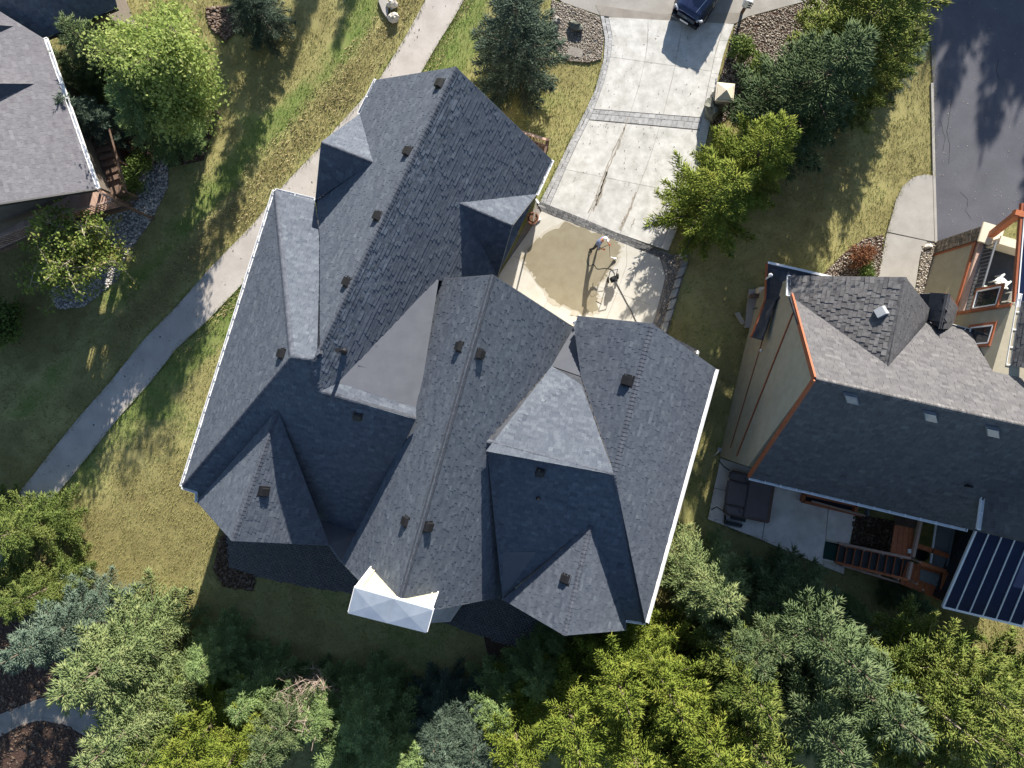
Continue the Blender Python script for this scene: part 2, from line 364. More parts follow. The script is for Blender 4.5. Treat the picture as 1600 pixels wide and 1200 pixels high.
apron_poly = PX([(846,330),(1026,401),(1036,410),(1040,424),(1036,450),(1019,512),(985,560),(900,540),(760,470),(782,425)])
street_poly = PX([(850,-90),(862,-10),(880,4),(938,24),(1030,38),(1148,37),(1168,26),(1258,2),(1330,-90)])
asph_poly = PX([(1446,-200),(1447,0),(1455,80),(1459,180),(1461,275),(1464,379),(1560,350),(1640,330),(1760,320),(1760,-200)])
walk_poly = PX([(1461,274),(1445,272),(1428,276),(1411,290),(1400,312),(1391,345),(1383,375),(1376,415),(1372,440),(1428,460),(1437,400),(1443,384),(1463,379)])
patio_poly = PX([(1126,716),(1116,760),(1106,811),(1210,851),(1318,897),(1322,868),(1337,806),(1345,780),(1190,740)])
pave_poly = PX([(352,832),(357,886),(400,901),(480,917),(545,926),(600,945),(680,968),(745,992),(835,1022),(850,940),(760,900),(540,850)])
mulch_poly = PX([(352,835),(357,886),(398,900),(396,922),(350,916),(333,890),(343,845)])
gravL_poly = PX([(214,255),(262,248),(263,290),(236,345),(198,398),(183,438),(130,480),(90,483),(76,458),(110,380),(180,330)])
bedL_poly = PX([(180,60),(230,40),(300,150),(334,170),(332,205),(318,250),(262,262),(214,255),(150,200),(120,120)])
bedT_poly = PX([(322,12),(372,8),(378,40),(352,64),(326,40)])
gravD_poly = PX([(862,0),(880,6),(937,26),(943,60),(940,92),(918,98),(886,95),(860,70)])
bedR_poly = PX([(1148,40),(1168,28),(1258,4),(1290,-30),(1330,10),(1250,80),(1170,150),(1120,200),(1112,190),(1118,155),(1126,120),(1136,80)])
bedTri_poly = PX([(1288,427),(1318,396),(1352,372),(1381,367),(1377,412),(1370,445),(1310,450)])
gravW_poly = PX([(1441,385),(1460,380),(1463,392),(1455,430),(1446,470),(1428,468),(1436,420)])
ret_poly = PX([(1052,398),(1076,398),(1066,440),(1040,530),(1020,525),(1034,470),(1046,420)])
bedBL_poly = PX([(-60,900),(60,900),(120,1010),(170,1080),(190,1160),(150,1260),(-80,1260)])
bedHut_poly = PX([(1333,803),(1400,815),(1402,870),(1330,862)])
leafR_poly = PX([(755,990),(800,1008),(800,1050),(770,1060)])
EXCL = [path_poly, apron_poly, street_poly, asph_poly, walk_poly, patio_poly, pave_poly, gravL_poly, bedL_poly, gravD_poly, bedR_poly, bedTri_poly, gravW_poly, ret_poly, bedBL_poly, bedHut_poly, mulch_poly, bedT_poly,
        PX(DRV_LO) + PX(DRV_RO)[::-1], PX([(838,318),(1050,398),(1040,470),(1020,520),(1010,420),(840,345)])]
pL, pR = PX(PATH_L), PX(PATH_R)
DRY_HOT = PX([(560,60),(450,220),(380,320),(300,380)])
def greenness(x, y):
    n = fbm(x * .35 + 7, y * .35 + 3, 3); n2 = fbm(x * 1.6, y * 1.6, 9)
    dR = dist_poly(x, y, pR); dL = dist_poly(x, y, pL)
    g = .22 + .55 * np.clip((n - .38) * 2.4, 0, 1) + .25 * (n2 - .5)
    g += .85 * np.exp(-(dR / 1.25) ** 2) * (inpoly(x, y, pR + [P(900, 1200), P(900, -60)]))
    band = np.exp(-((dL - 2.6 - .9 * (n - .5)) / .8) ** 2) * (y > -2) ; g += .62 * band
    g -= .55 * np.exp(-((dL - 1.15) / .7) ** 2) * (y > 3)
    g += .35 * np.exp(-((x - P(690, 95).x) ** 2 + (y - P(690, 95).y) ** 2) / 6)
    g += .25 * np.exp(-((x - P(1330,370).x) ** 2 + (y - P(1330,370).y) ** 2) / 5)
    g -= .25 * np.exp(-((x - P(200, 800).x) ** 2 + (y - P(200, 800).y) ** 2) / 14)
    g += .14 * inpoly(x, y, pR + [P(900, 1200), P(900, -60)]) * (x < -9) * (y < 8)
    left = np.clip((-x - 17.5 - y * .75) / 3, 0, 1) * (y < 9); g -= .30 * left; g -= .22 * np.clip((x - 12) / 3, 0, 1) * (y > 5)
    return np.clip(g, 0, 1)

def build_ground():
    xs = np.concatenate([[-400, -150, -60], np.arange(-34, 36.01, .28), [60, 150, 400]])
    ys = np.concatenate([[-400, -150, -50], np.arange(-27, 27.01, .28), [50, 150, 400]])
    X, Y = np.meshgrid(xs, ys); nx, ny = len(xs), len(ys)
    Z = -.05 + .05 * (fbm(X * .8, Y * .8, 21) - .5)
    V = np.stack([X.ravel(), Y.ravel(), Z.ravel()], 1); i = np.arange(nx * ny).reshape(ny, nx)
    F = np.stack([i[:-1, :-1].ravel(), i[:-1, 1:].ravel(), i[1:, 1:].ravel(), i[1:, :-1].ravel()], 1)
    me = npmesh('ground', V, F, m_lawn, greenness(X.ravel(), Y.ravel()), 'green')
    o = bpy.data.objects.new('ground', me); _link(o); o['kind'] = 'structure'
    # real grass blades over the lawns in view
    n = 430000
    x = RNG.uniform(-29.5, 29.5, n); y = RNG.uniform(-22.5, 22.5, n)
    keep = fbm(x * 1.2, y * 1.2, 33) > .30
    for q in EXCL: keep &= ~inpoly(x, y, q)
    HOUSE = PX([(588,125),(862,250),(1118,576),(1008,972),(760,935),(530,870),(362,845),(290,755),(430,300)], 5)
    keep &= ~inpoly(x, y, [Vector((p.x * .97, p.y * .97)) for p in HOUSE])
    x, y = x[keep], y[keep]; n = len(x); g = np.clip(greenness(x, y) + RNG.normal(0, .20, n), 0, 1)
    a = RNG.uniform(0, 2 * np.pi, n); L = RNG.uniform(.05, .135, n); lean = RNG.uniform(.5, 1.5, n); w = RNG.uniform(.010, .020, n)
    dx, dy = np.cos(a), np.sin(a); z0 = -.05
    V = np.empty((n, 3, 3)); V[:, 0] = np.stack([x - dy * w, y + dx * w, np.full(n, z0)], 1); V[:, 1] = np.stack([x + dy * w, y - dx * w, np.full(n, z0)], 1)
    V[:, 2] = np.stack([x + dx * L * np.sin(lean), y + dy * L * np.sin(lean), z0 + .03 + L * np.cos(lean)], 1)
    me = npmesh('lawn_grass', V.reshape(-1, 3), np.arange(3 * n).reshape(-1, 3), m_blade, np.repeat(g, 3), 'green')
    o = bpy.data.objects.new('lawn_grass', me); _link(o); o['kind'] = 'stuff'
build_ground()
def straw():
    n = 48000; x = RNG.uniform(-22, 0, n); y = RNG.uniform(1, 22.5, n); d = dist_poly(x, y, pL); k = (d > .25) & (d < 1.9 + .8 * vnoise(x * .7, y * .7, 5)) & ~inpoly(x, y, path_poly) & (RNG.random(n) < fbm(x * 1.5, y * 1.5, 8) * 1.4)
    x, y = x[k], y[k]; n = len(x); a = RNG.uniform(0, 2 * np.pi, n); L = RNG.uniform(.09, .22, n); lean = RNG.uniform(.8, 1.5, n); w = RNG.uniform(.014, .028, n); dx, dy = np.cos(a), np.sin(a)
    V = np.empty((n, 3, 3)); V[:, 0] = np.stack([x - dy * w, y + dx * w, np.full(n, -.05)], 1); V[:, 1] = np.stack([x + dy * w, y - dx * w, np.full(n, -.05)], 1); V[:, 2] = np.stack([x + dx * L * np.sin(lean), y + dy * L * np.sin(lean), .02 + L * np.cos(lean)], 1)
    me = npmesh('dry_grass', V.reshape(-1, 3), np.arange(3 * n).reshape(-1, 3), m_straw, np.repeat(RNG.random(n), 3)); o = bpy.data.objects.new('dry_grass', me); _link(o); o['kind'] = 'stuff'
straw()
def fringe(lines, per_m=55):
    X, Y = [], []
    for ln in lines:
        for a, b in zip(ln[:-1], ln[1:]):
            L = (b - a).length; n = int(L * per_m); t = RNG.random(n); nx, ny = -(b.y - a.y) / L, (b.x - a.x) / L; o = RNG.normal(0, .05, n) + .05 * np.sin(t * L * 2.3)
            X.append(a.x + (b.x - a.x) * t + nx * o); Y.append(a.y + (b.y - a.y) * t + ny * o)
    x, y = np.concatenate(X), np.concatenate(Y); n = len(x); g = np.clip(greenness(x, y) + RNG.normal(.05, .2, n), 0, 1); a = RNG.uniform(0, 2 * np.pi, n); L = RNG.uniform(.07, .17, n); w = RNG.uniform(.010, .022, n); ln_ = RNG.uniform(.7, 1.5, n); dx, dy = np.cos(a), np.sin(a)
    V = np.empty((n, 3, 3)); V[:, 0] = np.stack([x - dy * w, y + dx * w, np.full(n, -.03)], 1); V[:, 1] = np.stack([x + dy * w, y - dx * w, np.full(n, -.03)], 1); V[:, 2] = np.stack([x + dx * L * np.sin(ln_), y + dy * L * np.sin(ln_), .03 + L * np.cos(ln_)], 1)
    me = npmesh('edge_grass', V.reshape(-1, 3), np.arange(3 * n).reshape(-1, 3), m_blade, np.repeat(g, 3), 'green'); o = bpy.data.objects.new('edge_grass', me); _link(o); o['kind'] = 'stuff'
fringe([pL, pR, PX(DRV_LO[2:]), PX([(1457,0),(1457,130),(1460,275)]), walk_poly[:8], patio_poly[1:5]])

_oct = np.array([(1,0,0),(.5,.87,.1),(-.5,.87,-.1),(-1,0,.1),(-.5,-.87,0),(.5,-.87,.05),(0.1,0,1),(0,.1,-.6)], float)
_octf = np.array([(0,1,6),(1,2,6),(2,3,6),(3,4,6),(4,5,6),(5,0,6),(1,0,7),(2,1,7),(3,2,7),(4,3,7),(5,4,7),(0,5,7)])
def scatter(name, poly, n, smin, smax, flat, mat, z=.0, tonelo=0, tonehi=1, elong=1.0, excl=None):
    a = np.array([(p[0], p[1]) for p in poly]); lo, hi = a.min(0), a.max(0)
    x = RNG.uniform(lo[0], hi[0], n * 3); y = RNG.uniform(lo[1], hi[1], n * 3); k = inpoly(x, y, poly)
    if excl is not None: k &= ~inpoly(x, y, excl)
    x, y = x[k][:n], y[k][:n]; n = len(x)
    s = smin + (smax - smin) * RNG.random(n) ** 2; r = RNG.uniform(0, 2 * np.pi, n); el = 1 + (elong - 1) * RNG.random(n)
    base = _oct[None] * (1 + .35 * (RNG.random((n, 8, 1)) - .5))
    bx = base[:, :, 0] * (s * el)[:, None]; by = base[:, :, 1] * s[:, None]; bz = base[:, :, 2] * (s * flat)[:, None]
    V = np.stack([x[:, None] + bx * np.cos(r)[:, None] - by * np.sin(r)[:, None], y[:, None] + bx * np.sin(r)[:, None] + by * np.cos(r)[:, None], z + bz + RNG.uniform(0, .03, n)[:, None]], 2)
    F = _octf[None] + (np.arange(n) * 8)[:, None, None]
    me = npmesh(name, V.reshape(-1, 3), F.reshape(-1, 3), mat, np.repeat(RNG.uniform(tonelo, tonehi, n), 8))
    o = bpy.data.objects.new(name, me); _link(o); o['kind'] = 'stuff'; return o
def sheet(name, poly, z, mat, depth=.08, kind='structure'):
    return structure(name, MB().prism(poly, z - depth, z), mat, kind)

sheet('path', path_poly, .012, m_path)
sheet('street', street_poly, .010, m_street)
sheet('gutter_pan', PX([(938,24),(1030,38),(1148,37),(1160,31),(1158,20),(1030,22),(930,8)]), .018, m_gutpan, .02)
sheet('asphalt_drive', asph_poly, .012, m_asph)
for i_, ln_ in enumerate(([(1486,158),(1483,180),(1479,205),(1484,230),(1481,262)], [(1560,92),(1556,110),(1563,128)], [(1500,300),(1512,312),(1509,330),(1520,346)], [(1470,190),(1476,215),(1472,240)])):
    Lc, Rc = [], []; rr_ = random.Random(i_)
    for a_, b_ in zip(ln_[:-1], ln_[1:]):
        for k_ in range(5): q_ = Vector(a_).lerp(Vector(b_), k_ / 5) + Vector((rr_.uniform(-.8, .8), 0)); w_ = rr_.uniform(.15, .45); Lc.append(q_ + Vector((w_, 0))); Rc.append(q_ - Vector((w_, 0)))
    sheet('asphalt_crack', PX(Lc + Rc[::-1]), .0165, m_rubber, .003)
sheet('asphalt_kerb', PX([(1458,130),(1461,275),(1464,379),(1460,379),(1457,275),(1454,130)]), .05, m_walk, .12)
structure('garden_bed', MB().prism(bedL_poly, -.1, .005), m_mulch_bed)
for q, mt in ((bedT_poly, m_mulch_bed), (bedR_poly, m_mulch_bed), (bedTri_poly, m_mulch_bed), (bedBL_poly, m_mulch_bed), (bedHut_poly, m_mulch_bed), (mulch_poly, m_mulch_bed), (leafR_poly, m_mulch_bed),
              (gravL_poly, m_gravel_bed), (gravD_poly, m_gravel_bed), (gravW_poly, m_gravel_bed), (ret_poly, m_gravel_bed)):
    structure('gravel_bed' if mt is m_gravel_bed else 'garden_bed', MB().prism(q, -.1, .004), mt)
scatter('gravel', gravL_poly, 3400, .035, .085, .6, m_gravel, .01)
scatter('gravel', gravD_poly, 4200, .02, .055, .6, m_river, .01)
scatter('gravel', gravW_poly, 900, .025, .07, .6, m_river, .01)
scatter('gravel', ret_poly, 900, .025, .06, .6, m_river, .01)
scatter('mulch', bedL_poly, 2600, .03, .09, .35, m_mulch, .01, elong=2.5)
scatter('mulch', bedT_poly, 420, .04, .11, .35, m_mulch, .01, .3, 1, elong=2)
scatter('mulch', bedR_poly, 5200, .02, .055, .45, m_river, .01, 0, .75, elong=1.6)
scatter('mulch', bedTri_poly, 1100, .025, .065, .5, m_river, .01, 0, .8)
CWALK = PX([(-60,1128),(0,1116),(30,1104),(62,1091),(72,1090),(108,1100),(140,1109),(158,1104),(180,1086),(215,1110),(172,1172),(150,1160),(130,1148),(105,1134),(70,1126),(54,1127),(30,1134),(0,1151),(-60,1178)])
scatter('mulch', bedBL_poly, 3000, .03, .10, .35, m_mulch, .01, 0, .8, elong=2.5, excl=CWALK)
scatter('mulch', bedHut_poly, 500, .03, .09, .35, m_mulch, .01, elong=2)
scatter('mulch', mulch_poly, 450, .03, .10, .4, m_mulch, .01, elong=2)

scatter('litter', path_poly, 500, .012, .035, .3, m_mulch, .015, .2, 1, elong=2)
scatter('litter', asph_poly, 420, .012, .03, .4, m_river, .015, .4, 1)
scatter('litter', PX([(955,40),(1120,60),(1060,300),(880,310)]), 260, .012, .03, .4, m_mulch, .034, .1, .9)
# --- concrete drive: every slab, border stone and band stone a piece of its own
drive = MB().prism(PX(DRV_LO) + PX(DRV_RO)[::-1], -.1, -.02)
drive.prism(PX([(838,318),(1050,398),(1052,430),(1034,512),(990,560),(900,545),(762,475),(784,425)]), -.1, -.02)
driveway = structure('driveway', drive, m_gutpan)
def along(line, t):
    n = len(line) - 1; f = min(max(t, 0), 1) * n; i = min(int(f), n - 1); f -= i
    return Vector((line[i][0] + (line[i + 1][0] - line[i][0]) * f, line[i][1] + (line[i + 1][1] - line[i][1]) * f))
def strip_piece(name, la, lb, t0, t1, f0, f1, z, mat, gap=.012, sub=1, parent=driveway):
    A = []; B = []
    for k in range(sub + 1):
        t = t0 + (t1 - t0) * k / sub; a, b = along(la, t), along(lb, t)
        A.append(P(*(a + (b - a) * f0))); B.append(P(*(a + (b - a) * f1)))
    pts = A + B[::-1]; c = sum(pts, Vector()) / len(pts)
    pts = [c + (p - c) * max(.5, 1 - gap / max((p - c).length, .02)) for p in pts]
    return part(name, MB().prism(pts, -.06, z), mat, parent)
for r, (t0, t1) in enumerate(((.0, .262), (.262, .55), (.60, .80), (.80, 1.0))):
    for c0, c1 in ((0, .34), (.34, .64), (.64, 1.0)):
        strip_piece('slab', DRV_LI, DRV_RI, t0, t1, c0, c1, .03 + random.uniform(-.002, .002), m_drive, .010, 4)
n = 46
for k in range(n):
    strip_piece('border_stone', DRV_LO, DRV_LI, k / n, (k + 1) / n, .02, .5 + random.uniform(-.06, .06), .034 + random.uniform(0, .006), m_stamp, .004)
    strip_piece('border_stone', DRV_LO, DRV_LI, (k + .4) / n, (k + 1.38) / n, .52, .98, .034 + random.uniform(0, .006), m_stamp, .004)
n = 11
for k in range(n): strip_piece('border_slab', DRV_RI, DRV_RO, k / n, (k + 1) / n, .02, .98, .034, m_drive, .008)
for row in range(2):
    x0 = 0.0
    while x0 < 1:
        w = random.uniform(.035, .075); x1 = min(1, x0 + w); tt = .553 + .0225 * row
        strip_piece('band_stone', DRV_LI, DRV_RI, tt, tt + .022, x0, x1, .034 + random.uniform(0, .008), m_stamp, .010); x0 = x1
B2T, B2B = [(838,313),(900,337),(960,362),(1010,382),(1046,396)], [(846,330),(900,351),(955,373),(1005,392),(1034,405)]
for row in range(3):
    x0 = 0.0
    while x0 < 1:
        w = random.uniform(.025, .05); x1 = min(1, x0 + w)
        strip_piece('band_stone', B2T, B2B, x0, x1, row / 3, (row + 1) / 3, .036 + random.uniform(0, .014), m_slate, .012); x0 = x1
AL = [(846,330),(826,362),(803,395),(782,425),(764,470)]; AR = [(1030,402),(1040,430),(1030,472),(1014,525),(985,560)]
for t0, t1 in ((0, .54), (.54, 1.0)):
    for c0, c1 in ((0, .34), (.34, .72), (.72, 1.0)):
        strip_piece('apron_slab', AL, AR, t0, t1, c0, c1, .031 + random.uniform(-.001, .001), m_apron, .007, 4)
SL, SR = [(1036,402),(1044,420),(1043,440),(1030,490),(1018,530)], [(1050,400),(1058,420),(1054,446),(1042,492),(1030,532)]
for k in range(9): strip_piece('dark_slab', SL, SR, k / 9, (k + 1) / 9, 0, 1, .034, m_slate, .006)
def blob(pts, jag, sub=6, seed=1):
    rr = random.Random(seed); out = []
    for i in range(len(pts)):
        a, b = Vector(pts[i]), Vector(pts[(i + 1) % len(pts)])
        for k in range(sub): out.append(a.lerp(b, k / sub) + Vector((rr.uniform(-jag, jag), rr.uniform(-jag, jag))))
    return out
wet = blob([(884,347),(920,357),(958,371),(970,384),(968,398),(962,412),(952,425),(942,436),(932,452),(935,470),(934,488),(912,492),(880,478),(858,466),(846,450),(832,434),(822,418),(816,402),(826,385),(848,366)], 2.6, 6, 4)
wetc = sum((Vector(q) for q in wet), Vector((0, 0))) / len(wet); rr_ = random.Random(3)
sheet('damp_patch', PX([wetc + (Vector(q) - wetc) * (1 + rr_.uniform(.01, .075)) for q in wet]), .036, m_damp, .003)
sheet('wet_patch', PX([wetc + (Vector(q) - wetc) * (.985 + rr_.uniform(-.03, .02)) for q in wet]), .0395, m_wet, .003)
for i_, (q_, r_) in enumerate((((845,392),10),((868,470),9),((938,468),8),((968,376),7),((828,420),6),((902,489),9),((955,410),7))):
    sheet('damp_patch', PX(blob([(q_[0] + r_ * math.cos(t) * random.uniform(.6, 1.5), q_[1] + r_ * .7 * math.sin(t) * random.uniform(.6, 1.4)) for t in np.linspace(0, 5.7, 9)], 1.5, 4, i_)), .0365 + .0002 * i_, m_damp, .003)
def trail(pts, w, seed):
    rr = random.Random(seed); L, R = [], []
    for i in range(len(pts) - 1):
        a, b = Vector(pts[i]), Vector(pts[i + 1]); d = (b - a).normalized(); s = Vector((-d.y, d.x))
        for k in range(7):
            p = a.lerp(b, k / 7) + s * rr.uniform(-1, 1) ; ww = w * rr.uniform(.5, 1.3); L.append(p + s * ww); R.append(p - s * ww)
    sheet('water_trail', PX(L + R[::-1]), .0385, m_trail, .004)
trail([(981,184),(968,225),(950,262),(938,300),(925,335)], 1.1, 1)
trail([(976,200),(960,232),(945,268),(930,312),(917,336)], .8, 2)
trail([(947,268),(940,300),(930,325)], 2.4, 3)
trail([(993,300),(985,325),(976,345),(968,362)], 1.5, 4)
trail([(992,342),(985,358)], .7, 5); trail([(976,338),(970,352)], .7, 6)

# --- utility cover, boulders, retaining stones beside the drive
m = MB().prism(PX([(890,72),(911,78),(908,91),(886,86)]), -.02, .05); o = single('utility_cover', m, m_gutpan, 'square grey concrete utility cover set in the gravel beside the driveway', 'utility cover', P(898, 81), bevel=.01)
def boulder(px, py, r, mat, label, seed, fl=.7, group=None, h=0, el=1.0, rz=0):
    m = MB(); c = P(px, py); m.ball((0, 0, r[2] * .55 if isinstance(r, tuple) else r * fl * .5), (r, r * el, r * fl) if not isinstance(r, tuple) else r, 9, 6, seed=seed, rough=.45)
    me = m.mesh('boulder', mat); o = bpy.data.objects.new('boulder', me); _link(o, None, Matrix.Translation(c) @ Matrix.Rotation(rz, 4, 'Z')); tag(o, label, 'boulder', group); return o
boulder(900, 44, (.46, .24, .26), m_rockg, 'long greenish boulder in the gravel above the utility cover', 5, rz=-.35)
boulder(869, 35, (.22, .26, .24), m_rock, 'small brown boulder in gravel beside the spruce left of the street', 8)
boulder(614, 9, (.34, .22, .30), m_rockw, 'pale boulder beside the path at the top edge, upper of two', 12, rz=.3)
boulder(616, 30, (.33, .26, .26), m_rockw, 'pinkish white boulder beside the path, lower of two below the top edge', 13)
m = MB().prism(PX([(594,-25),(606,-25),(607,20),(605,30),(598,20),(592,5)]), -.02, .14); single('stone_slab', m, m_walk, 'pointed grey stone slab lying beside the two pale boulders', 'stone slab', P(600, 10), bevel=.015)
wall = thing('retaining_wall', 'low retaining wall of rough grey ledge blocks along the apron edge', 'retaining wall', P(1060, 460))
RW = [(1072,392),(1076,408),(1064,436),(1057,462),(1049,490),(1041,520)]; RW2 = [(1060,398),(1064,412),(1054,440),(1046,466),(1038,492),(1030,524)]
for k in range(8):
    pts = []
    for t, q in ((k / 8, 0), ((k + 1) / 8, 0), ((k + 1) / 8, 1), (k / 8, 1)):
        pts.append(along(RW if q == 0 else RW2, t) + Vector((random.uniform(-1.5, 1.5), random.uniform(-1, 1))))
    c = sum(pts, Vector((0, 0))) / 4; pts = [c + (p - c) * .93 for p in pts]
    b = part('stone_block', MB().prism(PX(pts), -.4, .22 + random.uniform(-.04, .08)), m_ledge, wall, bevel=.03)

# --- concrete walk by the right-hand house, in two slabs
walk = structure('walkway', MB().prism(walk_poly, -.1, -.01), m_gutpan)
part('slab', MB().prism(PX([(1461,275),(1445,273),(1428,277),(1411,291),(1400,313),(1391,345),(1386,362),(1450,376),(1463,378)]), -.05, .03), m_walk, walk)
part('slab', MB().prism(PX([(1385.5,364),(1383,375),(1376,415),(1372,440),(1428,460),(1437,400),(1443,384),(1448,377)]), -.05, .03), m_walk, walk)
# --- rear patio of the right-hand house, four slabs
patio = structure('patio', MB().prism(patio_poly, -.12, -.01), m_gutpan)
for q in ([(1126,716),(1116,762),(1200,780),(1213,745)], [(1115.5,763),(1106,811),(1190,843),(1199,781)], [(1214,745),(1201,781),(1191,844),(1286,884),(1293,800),(1298,765)], [(1299,765),(1294,801),(1287,885),(1318,897),(1322,868),(1337,806),(1345,780)]):
    part('slab', MB().prism(PX(q), -.05, .025), m_patio, patio)
# --- dark brick patio behind the main house: bricks in herringbone-like courses
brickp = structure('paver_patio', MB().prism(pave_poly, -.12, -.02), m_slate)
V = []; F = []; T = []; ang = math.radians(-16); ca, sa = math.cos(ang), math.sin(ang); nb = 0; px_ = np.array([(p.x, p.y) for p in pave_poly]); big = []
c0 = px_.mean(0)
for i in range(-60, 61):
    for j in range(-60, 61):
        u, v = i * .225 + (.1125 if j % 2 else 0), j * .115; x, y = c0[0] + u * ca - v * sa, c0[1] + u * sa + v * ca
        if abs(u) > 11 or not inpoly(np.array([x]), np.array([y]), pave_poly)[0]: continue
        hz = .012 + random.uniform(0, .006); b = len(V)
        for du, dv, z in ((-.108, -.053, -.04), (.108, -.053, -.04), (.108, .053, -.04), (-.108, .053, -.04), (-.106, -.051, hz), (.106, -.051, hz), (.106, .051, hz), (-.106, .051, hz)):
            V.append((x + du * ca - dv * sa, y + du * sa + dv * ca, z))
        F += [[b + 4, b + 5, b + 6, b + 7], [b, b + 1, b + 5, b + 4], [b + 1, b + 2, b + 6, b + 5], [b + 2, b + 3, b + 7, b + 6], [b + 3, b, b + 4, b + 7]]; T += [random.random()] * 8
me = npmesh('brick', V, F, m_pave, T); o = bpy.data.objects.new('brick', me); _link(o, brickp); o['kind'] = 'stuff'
# --- curved walk at lower left, in slabs
cw = structure('curved_walk', MB().prism(PX([(-60,1130),(0,1118),(30,1105),(60,1092),(72,1090),(110,1100),(140,1109),(158,1104),(180,1085),(210,1110),(152,1160),(110,1136),(70,1126),(52,1127),(0,1152),(-60,1178)]), -.12, -.01), m_gutpan)
CT, CB = [(-60,1128),(0,1116),(30,1104),(62,1091),(72,1090),(108,1100),(140,1109),(158,1104),(180,1086)], [(-60,1178),(0,1151),(30,1134),(54,1127),(70,1126),(105,1134),(130,1148),(150,1160),(172,1172)]
ts = [0, .20, .315, .335, .47, .49, .60, .62, .76, .78, 1.0]
for a, b in zip(ts[:-1], ts[1:]):
    strip_piece('slab', CT, CB, a, b, .0, .14, .02, m_gutpan, .008, 3, cw)
    strip_piece('slab', CT, CB, a, b, .14, .86, .02, m_gutpan, .008, 3, cw)
    strip_piece('slab', CT, CB, a, b, .86, 1.0, .02, m_gutpan, .008, 3, cw)
# ================================================================== ROOFS AND HOUSES: shared builders
TABS = {}
def tab_mesh(mat, thick):
    k = (mat.name, thick)
    if k not in TABS:
        t = thick; V = [(0, 0, t), (1, 0, t), (1, 1, .003), (0, 1, .003), (0, 0, -.01), (1, 0, -.01), (1, 1, -.01), (0, 1, -.01)]
        TABS[k] = MB().add(V, [(0, 1, 2, 3), (4, 5, 1, 0), (5, 6, 2, 1), (7, 4, 0, 3)]).mesh('shingle', mat)
    return TABS[k]
def clip(poly, u0, u1, v0, v1):
    for ax, lim, sg in ((0, u0, 1), (0, u1, -1), (1, v0, 1), (1, v1, -1)):
        out = []
        for i in range(len(poly)):
            a, b = poly[i], poly[(i + 1) % len(poly)]; da, db = (a[ax] - lim) * sg, (b[ax] - lim) * sg
            if da >= 0: out.append(a)
            if (da >= 0) != (db >= 0):
                t = da / (da - db); out.append((a[0] + (b[0] - a[0]) * t, a[1] + (b[1] - a[1]) * t))
        poly = out
        if len(poly) < 3: return []
    return poly
